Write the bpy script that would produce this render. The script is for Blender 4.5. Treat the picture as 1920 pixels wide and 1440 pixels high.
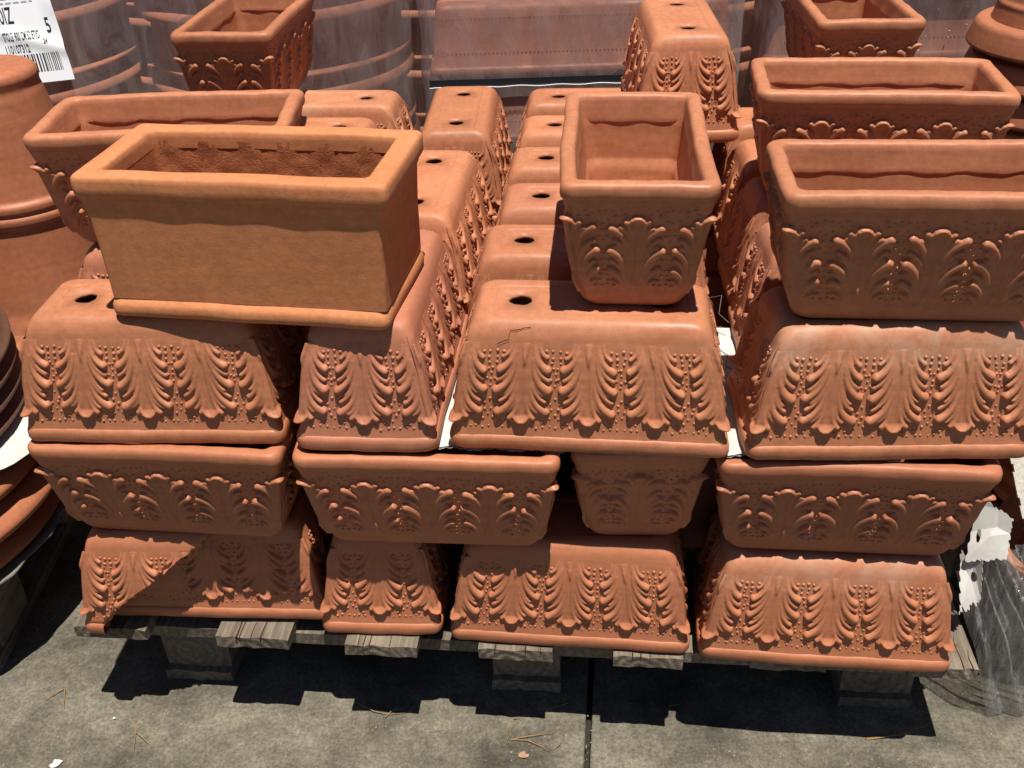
import bpy, bmesh, math, random
import numpy as np
from mathutils import Vector, Matrix

for o in list(bpy.data.objects):
    bpy.data.objects.remove(o, do_unlink=True)
SC = bpy.context.scene
COL = SC.collection
PI = math.pi

# ------------------------------------------------------------------ camera, sky, sun, exposure
ZO = 0.10                                   # pavement is z = 0, everything measured above it
CAM_Z, PITCH, ROLL, FPX = 1.6268 + ZO, 0.57396, -0.03189, 1900.0
cam_d = bpy.data.cameras.new('camera')
cam_d.sensor_fit = 'HORIZONTAL'; cam_d.sensor_width = 36.0
cam_d.lens = FPX / 1920 * 36.0
cam_d.clip_start = 0.05; cam_d.clip_end = 400
cam = bpy.data.objects.new('camera', cam_d); COL.objects.link(cam)
fw = Vector((0, math.cos(PITCH), -math.sin(PITCH)))
rt0 = Vector((1, 0, 0)); up0 = rt0.cross(fw)
rt = math.cos(ROLL) * rt0 + math.sin(ROLL) * up0
up = -math.sin(ROLL) * rt0 + math.cos(ROLL) * up0
m = Matrix((rt, up, -fw)).transposed().to_4x4(); m.translation = (0, 0, CAM_Z)
cam.matrix_world = m
SC.camera = cam

SUN_DIR = Vector((0.072, -0.182, 1.0)).normalized()      # towards the sun
elev = math.asin(SUN_DIR.z); azim = math.atan2(SUN_DIR.x, SUN_DIR.y)
world = bpy.data.worlds.new('World'); SC.world = world; world.use_nodes = True
wn = world.node_tree.nodes; wl = world.node_tree.links; wn.clear()
sky = wn.new('ShaderNodeTexSky'); sky.sky_type = 'NISHITA'; sky.sun_disc = False
sky.sun_elevation = elev; sky.sun_rotation = azim
sky.air_density = 0.6; sky.dust_density = 0.4; sky.ozone_density = 1.0
bgn = wn.new('ShaderNodeBackground'); bgn.inputs['Strength'].default_value = 0.05
wo = wn.new('ShaderNodeOutputWorld')
wl.new(sky.outputs[0], bgn.inputs['Color']); wl.new(bgn.outputs[0], wo.inputs['Surface'])
sun_d = bpy.data.lights.new('sun', 'SUN'); sun_d.energy = 5.0; sun_d.angle = math.radians(0.53)
sun_d.color = (1.0, 0.955, 0.87)
sun = bpy.data.objects.new('sun', sun_d); COL.objects.link(sun)
sun.rotation_euler = SUN_DIR.to_track_quat('Z', 'Y').to_euler()
sun.location = (0, 0, 6)
SC.view_settings.view_transform = 'Standard'; SC.view_settings.look = 'None'
SC.view_settings.exposure = 0.50; SC.view_settings.gamma = 1.0; SC.view_settings.use_curve_mapping = False
SC.render.engine = 'CYCLES'
SC.cycles.max_bounces = 8; SC.cycles.transparent_max_bounces = 16
SC.cycles.use_denoising = True

# ------------------------------------------------------------------ materials
def newmat(name):
    mt = bpy.data.materials.new(name); mt.use_nodes = True
    nt = mt.node_tree; nt.nodes.clear()
    return mt, nt, (lambda t, **kw: _node(nt, t, **kw))
def _node(nt, t, **kw):
    n = nt.nodes.new(t)
    for k, v in kw.items():
        if k.startswith('i_'): n.inputs[k[2:].replace('_', ' ')].default_value = v
        else: setattr(n, k, v)
    return n
def ramp(N, stops):
    r = N('ShaderNodeValToRGB'); e = r.color_ramp.elements
    while len(e) < len(stops): e.new(0.5)
    for el, (p, c) in zip(e, stops):
        el.position = p; el.color = c if len(c) == 4 else (*c, 1)
    return r
def mix(N, L, fac, a, b, blend='MIX'):
    n = N('ShaderNodeMix', data_type='RGBA', blend_type=blend)
    for v, k in ((fac, 0), (a, 6), (b, 7)):
        if isinstance(v, (int, float)): n.inputs[k].default_value = v
        elif isinstance(v, tuple): n.inputs[k].default_value = (*v, 1) if len(v) == 3 else v
        else: L.new(v, n.inputs[k])
    return n.outputs[2]
def math_n(N, L, op, a, b=0.0, clamp=False):
    n = N('ShaderNodeMath', operation=op, use_clamp=clamp)
    for v, k in ((a, 0), (b, 1)):
        if isinstance(v, (int, float)): n.inputs[k].default_value = v
        else: L.new(v, n.inputs[k])
    return n.outputs[0]
def obj_attr(N, L, name):
    return N('ShaderNodeAttribute', attribute_type='OBJECT', attribute_name=name).outputs['Fac']

def terracotta(name, dark, light, rose, rough=0.48, bump=0.10, pits=0.0):
    mt, nt, N = newmat(name); L = nt.links
    tc = N('ShaderNodeTexCoord')
    tone = obj_attr(N, L, 'tone'); dust = obj_attr(N, L, 'dust'); pink = obj_attr(N, L, 'rose')
    off = N('ShaderNodeCombineXYZ')
    L.new(math_n(N, L, 'MULTIPLY', tone, 17.3), off.inputs[0]); L.new(math_n(N, L, 'MULTIPLY', tone, -9.1), off.inputs[1])
    va = N('ShaderNodeVectorMath', operation='ADD'); L.new(tc.outputs['Object'], va.inputs[0]); L.new(off.outputs[0], va.inputs[1])
    n1 = N('ShaderNodeTexNoise', i_Scale=7.0, i_Detail=5.0, i_Roughness=0.6); L.new(va.outputs[0], n1.inputs['Vector'])
    n2 = N('ShaderNodeTexNoise', i_Scale=70.0, i_Detail=4.0, i_Roughness=0.65); L.new(va.outputs[0], n2.inputs['Vector'])
    n3 = N('ShaderNodeTexNoise', i_Scale=420.0, i_Detail=3.0, i_Roughness=0.7); L.new(va.outputs[0], n3.inputs['Vector'])
    base = mix(N, L, n1.outputs['Fac'], dark, light)
    t2 = ramp(N, ((0.3, (0.86, 0.84, 0.83)), (0.7, (1.1, 1.1, 1.1)))); L.new(n2.outputs['Fac'], t2.inputs[0])
    c = mix(N, L, 1.0, base, t2.outputs[0], 'MULTIPLY')
    t3 = ramp(N, ((0.25, (0.9, 0.9, 0.9)), (0.75, (1.08, 1.08, 1.08)))); L.new(n3.outputs['Fac'], t3.inputs[0])
    c = mix(N, L, 1.0, c, t3.outputs[0], 'MULTIPLY')
    tf = math_n(N, L, 'ADD', math_n(N, L, 'MULTIPLY', tone, 0.75), 0.63)
    tcol = N('ShaderNodeCombineXYZ'); [L.new(tf, tcol.inputs[i]) for i in range(3)]
    c = mix(N, L, 1.0, c, tcol.outputs[0], 'MULTIPLY')
    c = mix(N, L, pink, c, rose)
    c = mix(N, L, math_n(N, L, 'MULTIPLY', obj_attr(N, L, 'orange'), 0.6), c, (0.385, 0.131, 0.062))
    # horizontal throwing / sponge streaks left by the press mould
    mp = N('ShaderNodeMapping'); mp.inputs['Scale'].default_value = (3, 3, 46); L.new(va.outputs[0], mp.inputs['Vector'])
    n4 = N('ShaderNodeTexNoise', i_Scale=2.0, i_Detail=3.0); L.new(mp.outputs[0], n4.inputs['Vector'])
    t4 = ramp(N, ((0.35, (0.93, 0.93, 0.93)), (0.65, (1.05, 1.05, 1.05)))); L.new(n4.outputs['Fac'], t4.inputs[0])
    c = mix(N, L, 1.0, c, t4.outputs[0], 'MULTIPLY')
    # lime bloom: pale mineral patches near the base end of some pots, where water stood (object z small)
    sep = N('ShaderNodeSeparateXYZ'); L.new(tc.outputs['Object'], sep.inputs[0])
    mr = N('ShaderNodeMapRange', interpolation_type='SMOOTHSTEP'); L.new(sep.outputs['Z'], mr.inputs[0])
    mr.inputs[1].default_value = 0.10; mr.inputs[2].default_value = 0.015; mr.inputs[3].default_value = 0; mr.inputs[4].default_value = 1
    nd = N('ShaderNodeTexNoise', i_Scale=11.0, i_Detail=6.0, i_Roughness=0.7, i_Distortion=0.6); L.new(va.outputs[0], nd.inputs['Vector'])
    rd = ramp(N, ((0.40, (0, 0, 0)), (0.66, (1, 1, 1)))); L.new(nd.outputs['Fac'], rd.inputs[0])
    dm = math_n(N, L, 'MULTIPLY', math_n(N, L, 'MULTIPLY', rd.outputs[0], mr.outputs[0]), dust, True)
    c = mix(N, L, math_n(N, L, 'MULTIPLY', dm, 0.50), c, (0.50, 0.36, 0.26))
    # faint overall bloom + little scuffs
    ns = N('ShaderNodeTexNoise', i_Scale=24.0, i_Detail=8.0, i_Roughness=0.75); L.new(va.outputs[0], ns.inputs['Vector'])
    rs = ramp(N, ((0.62, (0, 0, 0)), (0.74, (1, 1, 1)))); L.new(ns.outputs['Fac'], rs.inputs[0])
    c = mix(N, L, math_n(N, L, 'MULTIPLY', rs.outputs[0], 0.09), c, (0.55, 0.38, 0.29))
    vs = N('ShaderNodeTexVoronoi', i_Scale=55.0); L.new(va.outputs[0], vs.inputs['Vector'])
    sp = ramp(N, ((0.05, (1, 1, 1)), (0.11, (0, 0, 0)))); L.new(vs.outputs['Distance'], sp.inputs[0])
    sg = ramp(N, ((0.54, (0, 0, 0)), (0.60, (1, 1, 1)))); L.new(ns.outputs['Fac'], sg.inputs[0])
    c = mix(N, L, math_n(N, L, 'MULTIPLY', math_n(N, L, 'MULTIPLY', sp.outputs[0], sg.outputs[0]), 0.28), c, (0.58, 0.44, 0.36))
    b = N('ShaderNodeBsdfPrincipled'); L.new(c, b.inputs['Base Color'])
    rr_ = N('ShaderNodeMapRange'); L.new(n1.outputs['Fac'], rr_.inputs[0]); rr_.inputs[1].default_value = .3; rr_.inputs[2].default_value = .7; rr_.inputs[3].default_value = rough - .10; rr_.inputs[4].default_value = rough + .16
    L.new(rr_.outputs[0], b.inputs['Roughness'])
    b.inputs['Specular IOR Level'].default_value = 0.30
    hb = math_n(N, L, 'ADD', math_n(N, L, 'MULTIPLY', n2.outputs['Fac'], 0.6), math_n(N, L, 'MULTIPLY', n3.outputs['Fac'], 0.35))
    if pits:
        vo = N('ShaderNodeTexVoronoi', i_Scale=120.0); L.new(va.outputs[0], vo.inputs['Vector'])
        rp = ramp(N, ((0.0, (0, 0, 0)), (0.22, (1, 1, 1)))); L.new(vo.outputs['Distance'], rp.inputs[0])
        gate = ramp(N, ((0.52, (1, 1, 1)), (0.6, (0, 0, 0)))); L.new(ns.outputs['Fac'], gate.inputs[0])
        pit = math_n(N, L, 'MAXIMUM', rp.outputs[0], gate.outputs[0])
        hb = math_n(N, L, 'ADD', hb, math_n(N, L, 'MULTIPLY', pit, pits))
        hb = math_n(N, L, 'ADD', hb, math_n(N, L, 'MULTIPLY', n1.outputs['Fac'], 1.5))
    bp = N('ShaderNodeBump', i_Strength=bump, i_Distance=0.004); L.new(hb, bp.inputs['Height']); L.new(bp.outputs[0], b.inputs['Normal'])
    out = N('ShaderNodeOutputMaterial'); L.new(b.outputs[0], out.inputs[0])
    return mt

def simple(name, col, rough=0.6, spec=0.4, noise=None, bump=0.0, bscale=40.0):
    mt, nt, N = newmat(name); L = nt.links
    tc = N('ShaderNodeTexCoord')
    b = N('ShaderNodeBsdfPrincipled'); b.inputs['Roughness'].default_value = rough; b.inputs['Specular IOR Level'].default_value = spec
    n = N('ShaderNodeTexNoise', i_Scale=bscale, i_Detail=6.0, i_Roughness=0.65); L.new(tc.outputs['Object'], n.inputs['Vector'])
    if noise:
        r = ramp(N, ((0.3, noise), (0.7, col))); L.new(n.outputs['Fac'], r.inputs[0]); L.new(r.outputs[0], b.inputs['Base Color'])
    else:
        b.inputs['Base Color'].default_value = (*col, 1)
    if bump:
        bp = N('ShaderNodeBump', i_Strength=bump, i_Distance=0.004); L.new(n.outputs['Fac'], bp.inputs['Height']); L.new(bp.outputs[0], b.inputs['Normal'])
    o = N('ShaderNodeOutputMaterial'); L.new(b.outputs[0], o.inputs[0])
    return mt

M = {}
M['clay'] = terracotta('terracotta_clay', (0.370, 0.136, 0.066), (0.470, 0.188, 0.095), (0.345, 0.130, 0.086))
M['yellow'] = terracotta('weathered_yellow_terracotta', (0.52, 0.180, 0.070), (0.66, 0.268, 0.115), (0.4, 0.16, 0.08), rough=0.70, bump=0.18, pits=0.5)
M['inner'] = terracotta('rough_orange_clay', (0.38, 0.115, 0.045), (0.48, 0.17, 0.067), (0.4, 0.15, 0.07), rough=0.85, bump=0.9, pits=1.2)
M['crack'] = simple('crack_shadow_dirt', (0.05, 0.022, 0.015), 0.95, 0.05)
M['paper'] = simple('white_card', (0.54, 0.53, 0.50), 0.75, 0.2, noise=(0.40, 0.385, 0.36), bump=0.2, bscale=14)
M['burlap'] = simple('pale_woven_sack', (0.62, 0.58, 0.50), 0.9, 0.1, noise=(0.45, 0.41, 0.34), bump=0.6, bscale=90)
M['greycard'] = simple('shade_darkened_grey_card', (0.27, 0.255, 0.22), 0.85, 0.15, noise=(0.13, 0.12, 0.10), bump=0.4, bscale=12)  # grey set darker to stand in for the shade on the card disc
M['ink'] = simple('black_print_ink', (0.02, 0.02, 0.022), 0.6, 0.2)
M['label'] = simple('coated_label_paper', (0.85, 0.86, 0.88), 0.45, 0.4)
M['strap'] = simple('black_strap', (0.02, 0.022, 0.026), 0.5, 0.4)
M['needle'] = simple('dry_pine_needle', (0.30, 0.20, 0.09), 0.7, 0.3, noise=(0.20, 0.12, 0.05))
M['twine'] = simple('grey_wire', (0.10, 0.095, 0.09), 0.6, 0.4)
M['chip'] = simple('pale_flake', (0.62, 0.58, 0.50), 0.8, 0.2)
M['leafdry'] = simple('dry_leaf_brown', (0.34, 0.20, 0.12), 0.8, 0.2)

def wood():
    mt, nt, N = newmat('weathered_grey_wood'); L = nt.links
    tc = N('ShaderNodeTexCoord'); tone = obj_attr(N, L, 'tone')
    off = N('ShaderNodeCombineXYZ'); L.new(math_n(N, L, 'MULTIPLY', tone, 23.0), off.inputs[0]); L.new(math_n(N, L, 'MULTIPLY', tone, 11.0), off.inputs[2])
    va = N('ShaderNodeVectorMath', operation='ADD'); L.new(tc.outputs['Object'], va.inputs[0]); L.new(off.outputs[0], va.inputs[1])
    mp = N('ShaderNodeMapping'); mp.inputs['Scale'].default_value = (1.0, 0.06, 1.0); L.new(va.outputs[0], mp.inputs['Vector'])
    n1 = N('ShaderNodeTexNoise', i_Scale=95.0, i_Detail=7.0, i_Roughness=0.72, i_Distortion=0.3); L.new(mp.outputs[0], n1.inputs['Vector'])
    w = N('ShaderNodeTexWave', wave_type='RINGS', rings_direction='Y', i_Scale=17.0, i_Distortion=3.0, i_Detail=3.0, i_Detail_Scale=1.2)
    mp2 = N('ShaderNodeMapping'); mp2.inputs['Scale'].default_value = (1.0, 0.1, 1.0); mp2.inputs['Location'].default_value = (0.012, 0, 0.035); L.new(tc.outputs['Object'], mp2.inputs['Vector']); L.new(mp2.outputs[0], w.inputs['Vector'])
    c = ramp(N, ((0.25, (0.10, 0.08, 0.06)), (0.5, (0.195, 0.16, 0.12)), (0.75, (0.30, 0.25, 0.195)))); L.new(n1.outputs['Fac'], c.inputs[0])
    w2 = ramp(N, ((0.1, (0.84, 0.83, 0.82)), (0.6, (1.03, 1.02, 1.01)))); L.new(w.outputs['Fac'], w2.inputs[0])
    cc = mix(N, L, 1.0, c.outputs[0], w2.outputs[0], 'MULTIPLY')
    nb = N('ShaderNodeTexNoise', i_Scale=6.0, i_Detail=4.0); L.new(va.outputs[0], nb.inputs['Vector'])
    rb = ramp(N, ((0.35, (0.62, 0.62, 0.62)), (0.65, (1.05, 1.05, 1.05)))); L.new(nb.outputs['Fac'], rb.inputs[0])
    cc = mix(N, L, 1.0, cc, rb.outputs[0], 'MULTIPLY')
    b = N('ShaderNodeBsdfPrincipled', i_Roughness=0.85); b.inputs['Specular IOR Level'].default_value = 0.15
    L.new(cc, b.inputs['Base Color'])
    bp = N('ShaderNodeBump', i_Strength=0.7, i_Distance=0.004)
    L.new(math_n(N, L, 'ADD', n1.outputs['Fac'], math_n(N, L, 'MULTIPLY', w.outputs['Fac'], 0.5)), bp.inputs['Height']); L.new(bp.outputs[0], b.inputs['Normal'])
    o = N('ShaderNodeOutputMaterial'); L.new(b.outputs[0], o.inputs[0])
    return mt
M['wood'] = wood()

def concrete():
    mt, nt, N = newmat('mossy_concrete'); L = nt.links
    g = N('ShaderNodeNewGeometry')
    n1 = N('ShaderNodeTexNoise', i_Scale=4.5, i_Detail=7.0, i_Roughness=0.62, i_Distortion=0.3); L.new(g.outputs['Position'], n1.inputs['Vector'])
    n2 = N('ShaderNodeTexNoise', i_Scale=38.0, i_Detail=7.0, i_Roughness=0.75); L.new(g.outputs['Position'], n2.inputs['Vector'])
    n3 = N('ShaderNodeTexNoise', i_Scale=130.0, i_Detail=6.0, i_Roughness=0.8); L.new(g.outputs['Position'], n3.inputs['Vector'])
    vo = N('ShaderNodeTexVoronoi', i_Scale=130.0, i_Randomness=1.0); L.new(g.outputs['Position'], vo.inputs['Vector'])
    c1 = ramp(N, ((0.32, (0.058, 0.053, 0.044)), (0.50, (0.124, 0.112, 0.091)), (0.70, (0.205, 0.185, 0.149)))); L.new(n1.outputs['Fac'], c1.inputs[0])
    r2 = ramp(N, ((0.3, (0.66, 0.66, 0.64)), (0.7, (1.30, 1.28, 1.22)))); L.new(n2.outputs['Fac'], r2.inputs[0])
    c = mix(N, L, 1.0, c1.outputs[0], r2.outputs[0], 'MULTIPLY')
    r3 = ramp(N, ((0.36, (0.62, 0.62, 0.62)), (0.64, (1.40, 1.38, 1.34)))); L.new(n3.outputs['Fac'], r3.inputs[0])
    c = mix(N, L, 1.0, c, r3.outputs[0], 'MULTIPLY')
    sp = ramp(N, ((0.10, (1, 1, 1)), (0.2, (0, 0, 0)))); L.new(vo.outputs['Distance'], sp.inputs[0])
    sg = ramp(N, ((0.50, (0, 0, 0)), (0.62, (1, 1, 1)))); L.new(n2.outputs['Fac'], sg.inputs[0])
    c = mix(N, L, math_n(N, L, 'MULTIPLY', math_n(N, L, 'MULTIPLY', sp.outputs[0], sg.outputs[0]), 0.5), c, (0.40, 0.38, 0.32))
    b = N('ShaderNodeBsdfPrincipled', i_Roughness=0.9); b.inputs['Specular IOR Level'].default_value = 0.15
    L.new(c, b.inputs['Base Color'])
    h = math_n(N, L, 'ADD', math_n(N, L, 'MULTIPLY', n3.outputs['Fac'], 0.7), n2.outputs['Fac'])
    bp = N('ShaderNodeBump', i_Strength=0.6, i_Distance=0.004); L.new(h, bp.inputs['Height']); L.new(bp.outputs[0], b.inputs['Normal'])
    o = N('ShaderNodeOutputMaterial'); L.new(b.outputs[0], o.inputs[0])
    return mt
M['concrete'] = concrete()
M['dirt'] = simple('joint_dirt', (0.045, 0.038, 0.028), 0.95, 0.1, noise=(0.02, 0.018, 0.014), bump=0.8, bscale=120)

def film(name, haze, tint, bump, scale=(3, 3, 1.0), rough=0.12, haze_col=(0.62, 0.60, 0.62), gloss=0.10, lo=.55, hi=1.5, p1=.7):
    mt, nt, N = newmat(name); L = nt.links
    tc = N('ShaderNodeTexCoord')
    mp = N('ShaderNodeMapping'); mp.inputs['Scale'].default_value = scale; L.new(tc.outputs['Object'], mp.inputs['Vector'])
    n = N('ShaderNodeTexNoise', i_Scale=5.0, i_Detail=6.0, i_Roughness=0.62, i_Distortion=0.8); L.new(mp.outputs[0], n.inputs['Vector'])
    bp = N('ShaderNodeBump', i_Strength=bump, i_Distance=0.02); L.new(n.outputs['Fac'], bp.inputs['Height'])
    tr = N('ShaderNodeBsdfTransparent'); tr.inputs[0].default_value = (*tint, 1)
    d1 = N('ShaderNodeBsdfDiffuse'); d1.inputs[0].default_value = (*haze_col, 1); L.new(bp.outputs[0], d1.inputs['Normal'])
    d2 = N('ShaderNodeBsdfTranslucent'); d2.inputs[0].default_value = (*haze_col, 1); L.new(bp.outputs[0], d2.inputs['Normal'])
    df = N('ShaderNodeMixShader', i_Fac=0.5); L.new(d1.outputs[0], df.inputs[1]); L.new(d2.outputs[0], df.inputs[2])
    gl = N('ShaderNodeBsdfGlossy'); gl.inputs['Roughness'].default_value = rough; L.new(bp.outputs[0], gl.inputs['Normal'])
    r = ramp(N, ((0.35, (haze * lo,) * 3), (p1, (min(1, haze * hi),) * 3))); L.new(n.outputs['Fac'], r.inputs[0])
    m1 = N('ShaderNodeMixShader'); L.new(r.outputs[0], m1.inputs[0]); L.new(tr.outputs[0], m1.inputs[1]); L.new(df.outputs[0], m1.inputs[2])
    lw = N('ShaderNodeLayerWeight', i_Blend=0.25); L.new(bp.outputs[0], lw.inputs['Normal'])
    m2 = N('ShaderNodeMixShader'); L.new(math_n(N, L, 'ADD', math_n(N, L, 'MULTIPLY', lw.outputs['Facing'], gloss), gloss * .35), m2.inputs[0]); L.new(m1.outputs[0], m2.inputs[1]); L.new(gl.outputs[0], m2.inputs[2])
    o = N('ShaderNodeOutputMaterial'); L.new(m2.outputs[0], o.inputs[0])
    return mt
M['film'] = film('shrink_wrap_film', 0.44, (0.96, 0.96, 0.965), 0.22, haze_col=(0.66, 0.58, 0.57))
M['drape'] = film('crumpled_clear_plastic', 0.07, (0.985, 0.985, 0.985), 0.6, scale=(22, 22, 1.6), rough=0.16, lo=.3, hi=9.0, p1=.78, haze_col=(0.92, 0.92, 0.92), gloss=0.40)  # white haze streaks are painted highlights for the folds

# ------------------------------------------------------------------ helpers
def link(name, me, mat=None, parent=None, smooth=True):
    o = bpy.data.objects.new(name, me); COL.objects.link(o)
    if mat is not None and not me.materials: me.materials.append(mat)
    if parent is not None: o.parent = parent
    return o
def mesh_np(name, V, F, smooth=True, mat=None):
    me = bpy.data.meshes.new(name)
    me.from_pydata([tuple(v) for v in np.asarray(V).tolist()], [], [tuple(f) for f in F])
    if smooth: me.polygons.foreach_set('use_smooth', [True] * len(me.polygons))
    if mat: me.materials.append(mat)
    me.update()
    return me
def bm_mesh(name, bm, smooth=False, mat=None):
    me = bpy.data.meshes.new(name); bm.to_mesh(me); bm.free()
    if smooth: me.polygons.foreach_set('use_smooth', [True] * len(me.polygons))
    if mat: me.materials.append(mat)
    return me
def tag(o, label, cat, group=None, kind=None):
    if label: o['label'] = label
    if cat: o['category'] = cat
    if group: o['group'] = group
    if kind: o['kind'] = kind
    return o
def thing(name, label, cat, loc=(0, 0, 0), rot=(0, 0, 0), group=None):
    o = bpy.data.objects.new(name, None); COL.objects.link(o); o.empty_display_size = 0.05
    o.location = loc; o.rotation_euler = rot
    return tag(o, label, cat, group)
def tones(o, tone, dust=0.0, rose=0.0, orange=0.0):
    o['tone'] = float(tone); o['dust'] = float(dust); o['rose'] = float(rose); o['orange'] = float(orange)
    return o

def rrect(a, b, r, nL=24, nS=12, nC=5):
    """Rounded rectangle loop, half sizes a (x) and b (y), anticlockwise from (+a, -b+r)."""
    r = min(r, a * 0.98, b * 0.98)
    P = []
    def seg(p, q, n):
        for i in range(n): P.append((p[0] + (q[0] - p[0]) * i / n, p[1] + (q[1] - p[1]) * i / n))
    def arc(cx, cy, a0):
        for i in range(nC):
            t = a0 + PI / 2 * i / nC; P.append((cx + r * math.cos(t), cy + r * math.sin(t)))
    seg((a, -b + r), (a, b - r), nS); arc(a - r, b - r, 0)
    seg((a - r, b), (-a + r, b), nL); arc(-a + r, b - r, PI / 2)
    seg((-a, b - r), (-a, -b + r), nS); arc(-a + r, -b + r, PI)
    seg((-a + r, -b), (a - r, -b), nL); arc(a - r, -b + r, 1.5 * PI)
    return P
def loft(loops, closed=False):
    n = len(loops[0]); V = [p for lp in loops for p in lp]; F = []
    k = len(loops)
    for i in range(k if closed else k - 1):
        j = (i + 1) % k
        for q in range(n):
            q2 = (q + 1) % n
            F.append((i * n + q, i * n + q2, j * n + q2, j * n + q))
    return V, F
def tube(pts, r, seg=6, taper=None):
    """Round tube through pts -> V, F."""
    P = [Vector(p) for p in pts]; V = []; F = []
    for i, p in enumerate(P):
        d = (P[min(i + 1, len(P) - 1)] - P[max(i - 1, 0)]).normalized()
        a = d.cross(Vector((0, 0, 1)))
        if a.length < 1e-4: a = Vector((1, 0, 0))
        a.normalize(); b = d.cross(a)
        rr = r * (taper(i / (len(P) - 1)) if taper else 1)
        for s in range(seg):
            t = 2 * PI * s / seg; V.append(p + (a * math.cos(t) + b * math.sin(t)) * rr)
    for i in range(len(P) - 1):
        for s in range(seg):
            s2 = (s + 1) % seg
            F.append((i * seg + s, i * seg + s2, (i + 1) * seg + s2, (i + 1) * seg + s))
    return V, F
def lathe(profile, n=72):
    V = []; F = []
    for (r, z) in profile:
        for i in range(n):
            t = 2 * PI * i / n; V.append((r * math.cos(t), r * math.sin(t), z))
    for k in range(len(profile) - 1):
        for i in range(n):
            j = (i + 1) % n
            F.append((k * n + i, k * n + j, (k + 1) * n + j, (k + 1) * n + i))
    return V, F
def rounded(profile, r=0.006, n=4):
    """Round the corners of an (r, z) profile."""
    P = [Vector((a, b)) for a, b in profile]; out = [tuple(P[0])]
    for i in range(1, len(P) - 1):
        a, b, c = P[i - 1], P[i], P[i + 1]
        u, w = (a - b), (c - b); k = min(r, u.length * 0.45, w.length * 0.45)
        if u.length < 1e-6 or w.length < 1e-6: continue
        p0, p1 = b + u.normalized() * k, b + w.normalized() * k
        for s in range(n + 1):
            t = s / n; q = p0 * (1 - t) ** 2 + b * 2 * t * (1 - t) + p1 * t * t; out.append(tuple(q))
    out.append(tuple(P[-1])); return out
def box_bm(bm, x0, x1, y0, y1, z0, z1, bev=0.0):
    r = bmesh.ops.create_cube(bm, size=1.0)
    for v in r['verts']:
        v.co = Vector((x0 + (v.co.x + .5) * (x1 - x0), y0 + (v.co.y + .5) * (y1 - y0), z0 + (v.co.z + .5) * (z1 - z0)))
    if bev:
        es = list({e for v in r['verts'] for e in v.link_edges})
        bmesh.ops.bevel(bm, geom=es, offset=bev, segments=2, affect='EDGES', profile=0.5)
    return r

# ================================================================== THE ACANTHUS-LEAF TROUGH
LT, WT, HT = 0.46, 0.2439, 0.2288            # rim length, rim width, height
A0, B0 = LT / 2, WT / 2
def inset(z):
    """How far the outer wall lies inside the rim outline at height z (base z=0, rim on top)."""
    z = np.asarray(z, float)
    t = np.clip((HT - 0.028 - z) / (HT - 0.028), 0, 1)
    return 0.0078 + 0.027 * t + 0.004 * t ** 2.5 + 0.005 * np.clip((.07 - z) / .07, 0, 1) ** 2 - .0032 * np.clip((z - (HT - .055)) / .03, 0, 1) ** 2
SH_T0 = math.atan(.23 / .5); SZ = .029; SH_R = SZ / (1 - math.sin(SH_T0))
def shoulder(q):
    t = SH_T0 + (PI / 2 - SH_T0) * q
    return SH_R * .5 * (math.cos(SH_T0) - math.cos(t)), SZ - SH_R * (math.sin(t) - math.sin(SH_T0))
Z_TIP, LEAF_H = HT - 0.055, 0.136             # leaf tip height, leaf length (towards the base)

def smooth01(x): x = np.clip(x, 0, 1); return x * x * (3 - 2 * x)
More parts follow.
